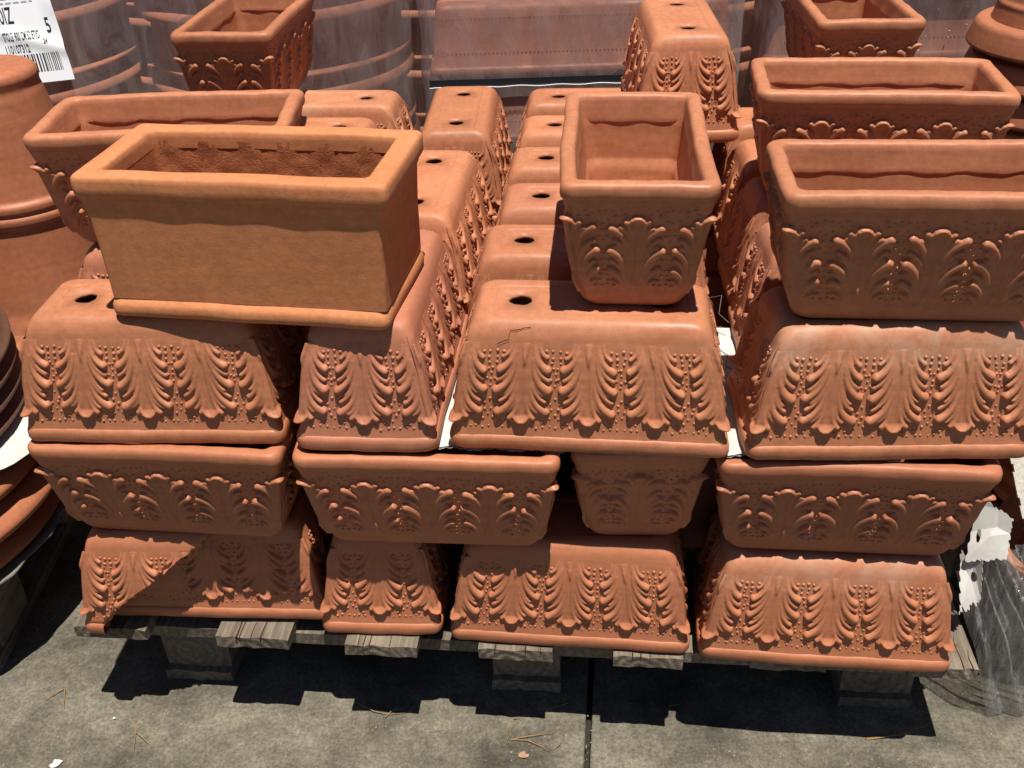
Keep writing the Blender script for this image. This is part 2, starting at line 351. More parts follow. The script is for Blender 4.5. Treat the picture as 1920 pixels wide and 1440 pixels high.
# lobes of half a leaf: start (d, v), tip (d, v), tip half-width, tip height; d from the vein, v from the leaf tip
LOBES = [
    ((.0235, .1350), (.0370, .1125), .0040, .0046, 0),
    ((.0170, .1320), (.0404, .0915), .0064, .0078, 1),
    ((.0152, .1220), (.0400, .0755), .0046, .0058, 0),
    ((.0140, .1110), (.0414, .0580), .0072, .0094, 1),
    ((.0175, .0800), (.0322, .0510), .0034, .0050, 0),
    ((.0128, .0830), (.0362, .0385), .0043, .0060, 0),
    ((.0108, .0670), (.0376, .0200), .0068, .0088, 1),
    ((.0105, .0460), (.0255, .0180), .0037, .0056, 0),
    ((.0075, .0400), (.0185, .0085), .0048, .0068, 0),
]
def half_leaf(d, v, rng):
    """Relief height over the wall at distance d >= 0 from the vein and v from the tip (metres)."""
    dS = np.interp(v, [0, .012, .03, .06, .10, .136], [.0085, .0105, .0125, .0145, .0160, .0205])
    h = 0.0021 * smooth01((dS + .012 - d) / .018)
    h += 0.0006 * np.sin(np.pi * np.clip(d / (dS + .006), 0, 1)) * smooth01(v / .03)
    h *= smooth01((0.139 - v) / 0.060)
    out = np.where(d < dS + .010, h, -0.004)
    out = np.where((v < -0.001) | (v > 0.1375), -0.004, out)
    for (s, e, w1, H1, big) in LOBES:
        s = np.array(s) + rng.normal(0, .0005, 2); e = np.array(e) + rng.normal(0, .0010, 2)
        w1 = w1 * rng.uniform(.98, 1.2); H1 = H1 * rng.uniform(.85, 1.15)
        c = np.array([s[0] + .10 * (e[0] - s[0]), e[1] + .24 * (s[1] - e[1])])
        best = np.full(d.shape, 9.0); bt = np.zeros(d.shape); sg = np.zeros(d.shape)
        T = np.linspace(0, 1, 17)
        P = [(1 - t) ** 2 * s + 2 * t * (1 - t) * c + t * t * e for t in T]
        for i in range(len(T) - 1):
            p, q = P[i], P[i + 1]; u = q - p; l2 = u @ u
            k = np.clip(((d - p[0]) * u[0] + (v - p[1]) * u[1]) / l2, 0, 1)
            ex, ey = d - p[0] - k * u[0], v - p[1] - k * u[1]
            dd = np.hypot(ex, ey)
            cr = (u[0] * ey - u[1] * ex) / math.sqrt(l2)             # + towards the base side of the lobe
            tt = T[i] + k * (T[i + 1] - T[i])
            up_ = dd < best; best = np.where(up_, dd, best); bt = np.where(up_, tt, bt); sg = np.where(up_, cr, sg)
        w = .0016 + (w1 - .0016) * bt ** 0.7
        x = np.clip(sg / w, -1, 1)
        # each lobe slopes up from its base side to a crisp lower edge, then drops
        prof = np.where(sg > 0, 1 - .62 * x ** 2, 1 - .38 * x ** 2)
        prof = np.minimum(prof, 1 - .55 * np.clip(best / w, 0, 1) ** 4)
        hl = .0036 + (H1 - .0036) * bt ** 1.1
        if big: hl = hl - .0012 * np.exp(-((best - w) / (w * .25)) ** 2) * bt
        hh = np.where(best < w, hl * prof, -0.004) * np.where(v > .118, .25 + .75 * smooth01((.142 - v) / .016), 1)
        out = np.maximum(out, hh)
    # curled tip
    q = (d / .0135) ** 2 + ((v - .013) / .0145) ** 2
    lip = .0040 + .0050 * smooth01((.017 - v) / .013) + .0022 * np.exp(-((q - .80) / .16) ** 2) - .0030 * smooth01((.62 - q) / .45) * smooth01((.022 - v) / .01)
    out = np.maximum(out, np.where((q < 1) & (v < .016), lip, -0.004))
    # vein groove and the little wedge-shaped stalk at the base end
    gv = np.exp(-(d / .0010) ** 2) * smooth01((v - .008) / .02) * smooth01((.112 - v) / .02)
    out = np.where(out > 0, out - .0020 * gv, out)
    wd = .0008 + .0056 * np.clip((v - .080) / .055, 0, 1) ** 1.3
    stalk = smooth01((wd - d) / .0011) * .0040 * smooth01((v - .085) / .03) * smooth01((.1375 - v) / .003)
    out = np.where(d < wd + .002, np.maximum(out, out + stalk), out)
    return np.where(out > 0, out * .98 * (.10 + .90 * smooth01((.140 - v) / .034)), out)

def make_variant(seed, nL=26, nS=14, nC=5, fine=1.0):
    """All meshes of one trough, in trough space (base at z=0). Returns dict of mesh lists."""
    rng = np.random.default_rng(seed)
    ph = rng.uniform(0, 6.28, 8); am = rng.uniform(.3, .8, 8)
    def warp(P):
        P = np.array(P, float); x, y, z = P[:, 0].copy(), P[:, 1].copy(), P[:, 2].copy()
        t = np.clip(z / HT, 0, 1.1); t2 = t * t
        P[:, 1] = y + t2 * (.0042 * am[0] * np.sin(PI * x / LT * 1.4 + ph[0]) + .0022 * am[1] * np.sin(PI * x / LT * 3.2 + ph[1])) * (1 + .5 * y / B0)
        P[:, 1] -= t2 * .0055 * am[6] * (y / B0) * np.cos(PI * x / LT)          # long sides sag inwards in the middle
        P[:, 0] = x + t2 * (.0035 * am[2] * np.sin(PI * y / WT * 1.3 + ph[2]))
        P[:, 2] = z + t2 * (.0022 * am[3] * np.sin(PI * x / LT * 2.1 + ph[3]) + .0012 * am[4] * np.sin(PI * y / WT * 2 + ph[4]))
        return P
    R = {}
    # ---- body
    loops = []
    def lp(ins, z, r): loops.append([(px, py, z) for px, py in rrect(A0 - ins, B0 - ins, r, nL, nS, nC)])
    zs = np.linspace(HT - .024, SZ, 14)
    for z in zs: lp(float(inset(z)), float(z), 0.010 + 0.006 * (1 - z / HT))
    i0 = float(inset(SZ)); 
    for k in range(1, 10):                                  # rounded shoulder down to the foot
        si, sz = shoulder(k / 9); lp(i0 + si, sz, .016 + .010 * k / 9)
    iB = i0 + shoulder(1)[0]
    lp(iB + .012, 0, .020); lp(iB + .0155, 0, .018); lp(iB + .018, .0018, .016)
    aC, bC = A0 - iB - .018, B0 - iB - .018
    V, F = loft(loops); F = [f[::-1] for f in F]
    body_V, body_F = list(V), list(F)
    # recessed foot panel with two drain holes (z=.0018), hole tubes, inner floor (z=.016)
    def holed(z, flip):
        bv, bf = [], []
        hs = .0195; cx = .114; n = 28
        ys = np.linspace(-bC, bC, 8)
        def add(p): bv.append(p); return len(bv) - 1
        rings = []
        for sx in (-1, 1):
            c0 = sx * cx; s = bC * .98
            x0, x1 = (c0 - (aC - cx), c0 + (aC - cx))
            sq = []
            for i in range(7): sq.append((x1, -bC + 2 * bC * i / 7))
            for i in range(7): sq.append((x1 + (x0 - x1) * i / 7, bC))
            for i in range(7): sq.append((x0, bC - 2 * bC * i / 7))
            for i in range(7): sq.append((x0 + (x1 - x0) * i / 7, -bC))
            circ = []
            for (qx, qy) in sq:
                a = math.atan2(qy, qx - (x0 + x1) / 2)
                wob = 1 + .05 * math.sin(3 * a + sx) + .03 * math.sin(7 * a)
                circ.append(((x0 + x1) / 2 + hs * wob * math.cos(a), hs * wob * math.sin(a)))
            so = [add((p[0], p[1], z)) for p in sq]; ci = [add((p[0], p[1], z)) for p in circ]
            for i in range(28):
                j = (i + 1) % 28; f = (so[i], ci[i], ci[j], so[j]); bf.append(f if not flip else f[::-1])
            rings.append((ci, x0, x1))
        xa, xb = rings[0][2], rings[1][1]
        for k in range(7):
            y0, y1 = -bC + 2 * bC * k / 7, -bC + 2 * bC * (k + 1) / 7
            q = [add((xa, y0, z)), add((xa, y1, z)), add((xb, y1, z)), add((xb, y0, z))]
            bf.append(tuple(q) if not flip else tuple(q[::-1]))
        return bv, bf, [r[0] for r in rings]
    v1, f1, r1 = holed(.0018, False); o1 = len(body_V); body_V += v1; body_F += [tuple(i + o1 for i in f) for f in f1]
    v2, f2, r2 = holed(.011, True); o2 = len(body_V); body_V += v2; body_F += [tuple(i + o2 for i in f) for f in f2]
    for a, b in zip(r1, r2):
        for i in range(28):
            j = (i + 1) % 28; body_F.append((a[i] + o1, b[i] + o2, b[j] + o2, a[j] + o1))
    # inner wall, with the clumsy finger-smoothed ledge under the rim
    loops = []
    ti = .0205
    lp(iB + .018, .011, .016); lp(iB + .004, .013, .022); lp(i0 + ti + .006, .034, .024)
    for z in np.linspace(.05, .105, 4): lp(float(inset(z)) + ti, float(z), .022)
    lp(float(inset(.108)) + ti - .0035, .109, .022)
    for z in np.linspace(.115, .172, 4): lp(float(inset(.115)) + .0175 - (float(inset(.115)) + .0175 - .0304) * (float(z) - .115) / .057, float(z), .022)
    lp(.0302, .1765, .022)
    lp(.023, HT - .020, .02)
    V, F = loft(loops); o3 = len(body_V); body_V += V; body_F += [tuple(i + o3 for i in f) for f in F]
    R['body'] = mesh_np('body', warp(body_V), body_F, True, M['clay'])
    # ---- rim: a rolled lip lapping over the wall inside and out
    prof = [(.0090, -.0310), (.0048, -.0290), (.0016, -.0255), (.0002, -.0200), (0, -.0095), (.0014, -.0050), (.0046, -.0016), (.0092, -.0002), (.0150, 0),
            (.0198, -.0007), (.0232, -.0024), (.0254, -.0058), (.0268, -.0130), (.0300, -.0400), (.0318, -.0465), (.0310, -.0500), (.0250, -.0490)]
    loops = []
    for d_, z in prof: loops.append([(px, py, HT + z) for px, py in rrect(A0 - d_, B0 - d_, max(.006, .021 - d_ * .35), nL, nS, nC)])
    V, F = loft(loops); V = np.array(V)
    V[:, 2] += np.where(V[:, 2] < HT - .042, .0016 * np.sin(V[:, 0] * 60 + ph[5]) + .001 * np.sin(V[:, 0] * 143 + V[:, 1] * 90), 0)
    V[:, 2] += .0003 * np.sin(V[:, 0] * 71 + V[:, 1] * 53 + ph[6]) + .0004 * np.sin(V[:, 0] * 133 - V[:, 1] * 97 + ph[7])
    V[:, 1] += .0004 * np.sin(V[:, 0] * 64 + V[:, 2] * 90 + ph[2]); V[:, 0] += .0006 * np.sin(V[:, 1] * 82 + V[:, 2] * 70 + ph[1])
    R['rim'] = mesh_np('rim', warp(V), F, True, M['clay'])
    # ---- wall frame for the relief
    slope = float(inset(.04) - inset(.18)) / .14
    nz = -slope / math.hypot(1, slope); nh = 1 / math.hypot(1, slope)
    def wall(side, u, z, h):
        """side 0 front(-y),1 right(+x),2 back(+y),3 left(-x); u in [-1,1] along the side (left to right seen from outside)."""
        ins = inset(z); a, b = A0 - ins, B0 - ins
        e = np.abs(u); cb = smooth01((e - .955) / .045) if side in (0, 2) else smooth01((e - .92) / .08)
        dx = np.sign(u) * cb * h * .6                                     # wrap round the corner
        if side == 0: P = (u * a + dx * nh, -b - h * nh, z + h * nz)
        elif side == 2: P = (-u * a - dx * nh, b + h * nh, z + h * nz)
        elif side == 1: P = (a + h * nh, u * b + dx * nh, z + h * nz)
        else: P = (-a - h * nh, -u * b - dx * nh, z + h * nz)
        return np.stack(np.broadcast_arrays(*P), -1)
    def side_half(side, z): return (A0 if side in (0, 2) else B0) - inset(z)
    def patch(side, u0, u1, ncol, nrow, uv, mir=None):
        """relief grid between u0..u1, vein at uv; returns grids of points and heights"""
        us = np.linspace(u0, u1, ncol + 1); vs = np.linspace(-.002, .1395, nrow + 1)
        U, Vv = np.meshgrid(us, vs); z = Z_TIP - Vv * 1.035
        half = side_half(side, z); tile = half * 2 / (4 if side in (0, 2) else 2) / 2
        d = np.abs(U - uv) * half * (.0530 / tile)                   # keep the pattern's proportions in the tapering tile
        h = np.zeros_like(d)
        r1_, r2_ = np.random.default_rng(rng.integers(1 << 30)), np.random.default_rng(rng.integers(1 << 30))
        h = np.where(U < uv, half_leaf(d, Vv, r1_), half_leaf(d, Vv, r2_))
        k = np.array([1, 2, 1.]) / 4
        for _ in range(1):                                           # soften the press-moulded edges
            hp = np.pad(h, 1, mode='edge'); h = (hp[1:-1, 1:-1] * 2 + hp[:-2, 1:-1] + hp[2:, 1:-1] + hp[1:-1, :-2] + hp[1:-1, 2:]) / 6
        hc = np.maximum(h, -.0012)
        return wall(side, U, z, hc), h
    def grid_faces(h, off=0):
        nr, nc = h.shape; F = []
        ok = h > 0
        fk = ok[:-1, :-1] | ok[1:, :-1] | ok[:-1, 1:] | ok[1:, 1:]
        rr, cc = np.nonzero(fk)
        a = rr * nc + cc + off
        return [(int(p), int(p) + nc, int(p) + nc + 1, int(p) + 1) for p in a]
    def clean(V, F):
        used = np.unique(np.array(F).ravel()); mp = -np.ones(len(V), int); mp[used] = np.arange(len(used))
        return V[used], [tuple(int(mp[i]) for i in f) for f in F]
    ncell, nrow = int(66 * fine), int(86 * fine)
    R['leaf'] = []
    for side, veins in ((0, (-.5, 0, .5)), (1, (0,)), (2, (-.5, 0, .5)), (3, (0,))):
        hw = .25 if side in (0, 2) else .5
        for uv in veins:
            P, h = patch(side, uv - hw, uv + hw, ncell, nrow, uv)
            V, F = clean(warp(P.reshape(-1, 3)), grid_faces(h))
            R['leaf'].append((side, uv, mesh_np('leaf', V, F, True, M['clay'])))
    R['corner_leaf'] = []
    for side in range(4):
        nxt = (side + 1) % 4
        h1 = .25 if side in (0, 2) else .5; h2 = .25 if nxt in (0, 2) else .5
        P1, g1 = patch(side, 1 - h1, 1, ncell // 2, nrow, 1); P2, g2 = patch(nxt, -1, -1 + h2, ncell // 2, nrow, -1)
        g = (g1[:, -1] + g2[:, 0]) / 2
        P2[:, 0] = P1[:, -1] = (P1[:, -1] + P2[:, 0]) / 2; g1[:, -1] = g; g2[:, 0] = g
        Pm = np.concatenate([P1, P2[:, 1:]], 1); gm = np.concatenate([g1, g2[:, 1:]], 1)
        V, F = clean(warp(Pm.reshape(-1, 3)), grid_faces(gm))
        R['corner_leaf'].append((side, mesh_np('corner_leaf', V, F, True, M['clay'])))
    # ---- pearls between the leaves
    bx = [(-16, 126), (-5, 127), (6, 126), (16, 127), (-7, 117), (6, 116), (-6, 107), (6, 107), (-1, 98), (4, 98), (0, 88), (-6, 79), (0, 77), (7, 79), (1, 67),
          (0, 44), (-7, 35), (6, 34), (-4, 25), (5, 24), (0, 14), (-7, 9), (8, 7), (-20, 0), (20, 1), (-34, -2), (-24, -9), (-13, -6), (-3, -9), (7, -8), (17, -7), (28, -10), (36, -3)]
    V = []; F = []
    bmi = bmesh.new(); bmesh.ops.create_icosphere(bmi, subdivisions=2, radius=1.0)
    bmi.verts.ensure_lookup_table(); iv = np.array([v.co[:] for v in bmi.verts]); ifc = [tuple(v.index for v in f.verts) for f in bmi.faces]; bmi.free()
    for side in range(4):
        for uc in ((-.75, -.25, .25, .75) if side in (0, 2) else (-.5, .5)):
            for (bxx, bv) in bx:
                jx, jv = rng.normal(0, .9, 2); rr = .0027 * rng.uniform(.8, 1.15) * (1.12 if bv > 110 else .92)
                z = Z_TIP - (bv + jv) * .001; half = float(side_half(side, z)); tile = half / (4 if side in (0, 2) else 2)
                u = uc + (bxx + jx) * .001 * (tile / .053) / half
                c = wall(side, np.array(u), np.array(z), np.array(-.0004)).reshape(3)
                o = len(V); V += list(iv * rr + c); F += [tuple(i + o for i in f) for f in ifc]
    R['bead_studs'] = mesh_np('bead_studs', warp(np.array(V)), F, True, M['clay'])
    # ---- fine mould seams running down two corners
    R['mould_seam'] = []
    for (sx, sy) in ((1, -1), (-1, 1), (-1, -1), (1, 1)):
        pts = []
        for z in np.linspace(HT - .03, .022, 26):
            ins = float(inset(z)); k = .0032 + .004 * smooth01((z - .03) / .02) * smooth01((Z_TIP - z) / .01)
            pts.append((sx * (A0 - ins - .004 + k + .0011 * math.sin(z * 90 + seed)), sy * (B0 - ins - .012 + k), z))
        tv, tf = tube(pts, .0010, 5); R['mould_seam'].append(mesh_np('mould_seam', warp(np.array([v[:] for v in tv])), tf, True, M['clay']))
    R['warp'] = warp
    return R

VARS = [make_variant(s) for s in (3, 11, 29)]

def leaf_trough(label, x, y, level, inverted, end_on, yaw, variant, tone=.5, dust=0., rose=0., skip=(), group='leaf troughs stacked on the pallet', dz=0., sc=(1, 1, 1), tilt=(0, 0)):
    Rv = VARS[variant]
    z = ZO + 0.14 + level * HT + (.006 if level >= 2 else 0) + dz
    a = yaw + (PI / 2 if end_on else 0)
    if inverted: t = thing('leaf_trough', label, 'planter', (x, y, z + HT * sc[2]), (PI + tilt[0], tilt[1], a), group)
    else: t = thing('leaf_trough', label, 'planter', (x, y, z), (tilt[0], tilt[1], a), group)
    t.scale = sc
    ks = [link('body', Rv['body'], None, t), link('rim', Rv['rim'], None, t)]
    for s, u, me in Rv['leaf']:
        if (s, u) in skip: continue
        ks.append(link('leaf', me, None, t))
    for s, me in Rv['corner_leaf']: ks.append(link('corner_leaf', me, None, t))
    b = link('bead_studs', Rv['bead_studs'], None, t); b['kind'] = 'stuff'; ks.append(b)
    for me in Rv['mould_seam'][:2]: ks.append(link('mould_seam', me, None, t))
    for k in ks: tones(k, tone, dust, rose, (.75, .6, .1, .0)[level])
    return t

# ================================================================== GROUND
def slab(name, x0, x1, y0, y1, parent):
    bm = bmesh.new(); box_bm(bm, x0, x1, y0, y1, -.06, 0, .004)
    o = link(name, bm_mesh(name, bm, False, M['concrete']), None, parent); return o
gm = mesh_np('ground', [(-60, -40, -.022), (60, -40, -.022), (60, 90, -.022), (-60, 90, -.022)], [(0, 1, 2, 3)], False, M['dirt'])
ground = link('ground', gm); ground['kind'] = 'structure'
pav = bpy.data.objects.new('pavement', None); COL.objects.link(pav); pav['kind'] = 'structure'
pav.location = (.2175, 2.062, 0); pav.rotation_euler = (0, 0, -.118)
SW = 1.62; G = .006
for i in range(-3, 3):
    for j in range(-3, 5):
        slab('concrete_slab', i * SW + G, (i + 1) * SW - G, j * SW + G, (j + 1) * SW - G, pav)
# slabs further out, as one sheet to the horizon
bm = bmesh.new()
for (x0, x1, y0, y1) in ((-60, -3 * SW - G, -40, 80), (3 * SW + G, 60, -40, 80), (-3 * SW, 3 * SW, 5 * SW + G, 80), (-3 * SW, 3 * SW, -40, -3 * SW - G)):
    box_bm(bm, x0, x1, y0, y1, -.02, -.001)
far = link('outer_paving', bm_mesh('outer_paving', bm, False, M['concrete']), None, pav)

# ================================================================== PALLET
PY = -.1083
pal = thing('pallet', 'weathered grey wooden pallet carrying the stacked leaf troughs', 'pallet', (-.015, 1.355, ZO + .14), (0, 0, PY))
def board(name, x0, x1, y0, y1, z0, z1, parent, tone, bev=.002, rag=True):
    bm = bmesh.new(); bmesh.ops.create_cube(bm, size=1)
    bmesh.ops.subdivide_edges(bm, edges=[e for e in bm.edges if abs(e.verts[0].co.x - e.verts[1].co.x) > .5], cuts=7)
    bmesh.ops.subdivide_edges(bm, edges=[e for e in bm.edges if abs(e.verts[0].co.y - e.verts[1].co.y) > .5], cuts=10)
    rr = random.Random(int(tone * 9999))
    for v in bm.verts:
        v.co = Vector((x0 + (v.co.x + .5) * (x1 - x0), y0 + (v.co.y + .5) * (y1 - y0), z0 + (v.co.z + .5) * (z1 - z0)))
        if rag: v.co += Vector((rr.uniform(-1, 1) * .0011, rr.uniform(-1, 1) * .0025, rr.uniform(-1, 0) * .0014))
    c = Vector(((x0 + x1) / 2, (y0 + y1) / 2, (z0 + z1) / 2))
    for v in bm.verts: v.co -= c
    o = link(name, bm_mesh(name, bm, False, M['wood']), None, parent); o['tone'] = tone; o.location = c
    return o
def split_crack(x, y, z, n, parent, ln):
    """drying checks: narrow dark splits running in from the board end"""
    rr = random.Random(int(abs(x * 7919 + y * 31)))
    for k in range(n):
        xx = x + rr.uniform(-.05, .05); L_ = ln * rr.uniform(.5, 1)
        w = rr.uniform(.0007, .0015)
        pts = [(xx + .0025 * math.sin(i * 1.3 + k) * i / 6, y + L_ * i / 6, z + .0006) for i in range(7)]
        V = []; F = []
        for i, p in enumerate(pts):
            ww = w * (1 - i / 6.5); V += [(p[0] - ww, p[1], p[2]), (p[0] + ww, p[1], p[2])]
            if i: F.append((2 * i - 2, 2 * i - 1, 2 * i + 1, 2 * i))
        V += [(xx - w * .8, y - .0016, z + .0004), (xx + w * .8, y - .0016, z + .0004), (xx + w * .3, y - .0020, z - .012), (xx - w * .3, y - .0020, z - .012)]
        b = len(V) - 4; F.append((b, b + 1, b + 2, b + 3))
        link('split', mesh_np('split', V, F, False, M['crack']), None, parent)
bx0 = [-.885, -.590, -.329, -.067, .192, .452, .742]
for i, x in enumerate(bx0):
    yo = (.006, .0, -.004, .003, .002, .012, .014)[i]
    b = board('deck_board', x, x + (.149, .147, .142, .143, .132, .14, .125)[i], yo, 1.46, -.027, 0, pal, .13 + .11 * i)
    split_crack(x + .074 - b.location.x, yo - b.location.y, -b.location.z, (4, 5, 4, 3, 3, 2, 4)[i], b, .09)
M['nail'] = simple('rusty_nail', (0.10, 0.06, 0.04), 0.6, 0.5)
def nail(x, y, parent):
    V = [(0, 0, .0022)]; n = 10
    for i in range(n): V.append((.0042 * math.cos(2 * PI * i / n), .0042 * math.sin(2 * PI * i / n), .0014))
    for i in range(n): V.append((.0042 * math.cos(2 * PI * i / n), .0042 * math.sin(2 * PI * i / n), -.003))
    F = [(0, 1 + i, 1 + (i + 1) % n) for i in range(n)] + [(1 + i, 1 + n + i, 1 + n + (i + 1) % n, 1 + (i + 1) % n) for i in range(n)]
    o = link('nail', mesh_np('nail', V, F, False, M['nail']), None, parent); o.location = (x, y, .0135 - .0012)
for b in [o for o in pal.children if o.name.startswith('deck_board')]:
    for dx in (-.035, .038): nail(dx, -.725 + .055 + .1 * abs(dx), b)
for j, y in enumerate((.045, .66, 1.28)):
    board('cross_board', -.852, .862, y, y + .125, -.056, -.0275, pal, .31 + .2 * j)
for j, x in enumerate((-.770, -.058, .665)):
    for k, y in enumerate(((.105, .125, .13)[j], .67, 1.29)):
        board('block', x, x + .142, y, y + .15, -.2105, -.0565, pal, .21 + .23 * j + .07 * k)
    board('bottom_board', x - .002, x + .144, (.09, .11, .115)[j], 1.45, -.2385, -.211, pal, .44 + .13 * j)

# ================================================================== THE STACK
g1 = 'leaf troughs stacked on the pallet'
LT_ = leaf_trough
# bottom layer, standing on their rims
LT_('intact trough showing behind the broken shard in the bottom left corner of the pallet', -.598, 1.578, 0, 1, 0, -.0553, 0, .40, skip=((2, .5),), dz=.005, sc=(.985, 1, .955))
LT_('upside-down trough set end-on in the bottom layer, narrowest of the bottom four', -.2545, 1.6346, 0, 1, 1, -.0544, 1, .62)
LT_('upside-down trough lengthways in the bottom layer, below the shaded end-on trough', .1069, 1.4753, 0, 1, 0, -.1147, 2, .48)
LT_('upside-down trough with pale lime bloom, right end of the bottom layer', .5762, 1.4098, 0, 1, 0, -.0999, 1, .55, dust=.8)
# second layer, right way up
LT_('upright trough in the second layer, resting on the broken trough at left', -.6174, 1.5346, 1, 0, 0, -.1211, 1, .33)
LT_('upright trough in the second layer, resting on the end-on upside-down trough', -.1429, 1.4822, 1, 0, 0, -.0908, 0, .52)
LT_('upright trough set end-on in deep shade, only its narrow end showing in the second layer', .2266, 1.5962, 1, 0, 1, -.0544, 2, .70)
LT_('upright trough in the second layer at right, mostly shaded with sun on its right corner', .5773, 1.4254, 1, 0, 0, -.1081, 2, .28, rose=.2)
# third layer, upside down
LT_('upside-down trough holding up the left end of the plain yellow trough', -.6147, 1.5523, 2, 1, 0, -.0588, 2, .44, dz=-.007)
LT_('reddish upside-down trough set end-on under the right end of the yellow trough', -.2265, 1.6104, 2, 1, 1, -.0904, 0, .58, rose=.45, sc=(1, 1.02, 1))
LT_('upside-down trough set end-on directly behind the right corner of the yellow trough', -.1705, 2.0371, 2, 1, 1, -.1203, 1, .66)
LT_('upside-down trough set end-on at the back, both drain holes in view', -.1083, 2.5187, 2, 1, 1, -.0538, 2, .40)
c3 = LT_('upside-down trough with a zigzag crack in its front edge, under the central end-on trough', .1345, 1.4761, 2, 1, 0, -.1111, 0, .50, dust=.15, sc=(1.018, 1, 1))
LT_('upside-down trough just behind the cracked one, one drain hole showing', .1451, 1.7141, 2, 1, 0, -.0901, 1, .36, sc=(1, .93, 1))
LT_('reddish upside-down trough third from the front in the centre column', .185, 1.925, 2, 1, 0, -.08, 2, .61, rose=.35, sc=(1, .9, 1))
LT_('upside-down trough fourth from the front in the centre column', .205, 2.14, 2, 1, 0, -.085, 0, .47, sc=(1, .9, 1))
LT_('upside-down trough fifth from the front in the centre column', .235, 2.36, 2, 1, 0, -.08, 1, .68, sc=(1, .9, 1))
LT_('rearmost upside-down trough of the centre column, below the tall end-on trough', .2566, 2.58, 2, 1, 0, -.0742, 2, .42, sc=(1, .9, 1))
LT_('dusty upside-down trough with lime bloom under the large front right trough', .6147, 1.431, 2, 1, 0, -.03, 2, .46, dust=1.0)
LT_('rosy upside-down trough half hidden second from the front in the right column', .668, 1.70, 2, 1, 0, -.05, 1, .60, rose=.5, dust=.4, sc=(1, .93, 1))
LT_('upside-down trough half hidden third from the front in the right column', 0.69, 1.925, 2, 1, 0, -.06, 0, .38, rose=.3, sc=(1, .9, 1))
LT_('upside-down trough in the right column below the left end of the long rear upright trough', 0.715, 2.15, 2, 1, 0, -.06, 2, .57, sc=(1, .9, 1))
LT_('upside-down trough in the right column under the rear right end-on trough', 0.735, 2.375, 2, 1, 0, -.06, 1, .45, sc=(1, .9, 1))
LT_('upside-down trough half hidden behind the yellow trough, tips of its beads showing at left', -.60, 1.80, 2, 1, 0, -.08, 1, .52, rose=.25)
LT_('upside-down trough under the long upright trough behind the yellow one', -.555, 2.03, 2, 1, 0, -.08, 0, .41, sc=(1, .9, 1))
LT_('upside-down trough with one drain hole just right of the rear left upright trough', -.512, 2.415, 2, 1, 0, -.09, 2, .64, sc=(1, .9, 1))
LT_('rearmost left upside-down trough with white lime crust on its far corner', -.468, 2.637, 2, 1, 0, -.09, 0, .54, dust=.5, sc=(1, .9, 1))
# top layer
LT_('upright trough partly hidden behind the plain yellow trough', -.6077, 1.8285, 3, 0, 0, -.0072, 2, .56)
LT_('upright trough set end-on at the rear left, cut by the top of the picture', -.6273, 2.6121, 3, 0, 1, -.0847, 0, .37)
LT_('upright trough set end-on in the middle of the top layer, throwing shade forward', .2184, 1.6305, 3, 0, 1, -.1071, 1, .50)
LT_('tall upside-down trough set end-on at the rear centre of the top layer', .4206, 2.4272, 3, 1, 1, -.0443, 0, .60)
LT_('upright trough set end-on at the rear right, cut by the top of the picture', .8456, 2.5485, 3, 0, 1, -.0677, 2, .43)
LT_('long upright trough at right with a warped rim, behind the larger front one', .711, 1.9143, 3, 0, 0, -.1618, 1, .57)
LT_('large upright trough front right of the top layer, cut by the right picture edge', .6381, 1.4441, 3, 0, 0, -.10, 0, .47)

# troughs buried inside the stack (only slivers show): plain bodies carrying the layers above
def buried(x, y, level, inverted, yaw, tone, sx=1.03):
    z = ZO + .14 + level * HT
    o = link('leaf_trough', VARS[1]['body'])
    o.location = (x, y, z + HT if inverted else z); o.rotation_euler = (PI if inverted else 0, 0, yaw); o.scale = (sx, .94, 1)
    tag(o, 'trough buried in the dark inside the stack behind the front row', 'planter', 'troughs buried inside the stack'); tones(o, tone, 0, .2)
for lev in (0, 1):
    for ci, cx_ in enumerate((-.56, -.10, .22, .68)):
        for r in range(4):
            if ci in (1, ) and r > 3: continue
            buried((-.60, -.125, .345, .675)[ci] - .02 + .02 * r, 1.84 + .225 * r - .06 * ci, lev, lev == 0, -.09, .3 + .07 * r + .05 * ci, .5 if ci == 3 else 1.0)

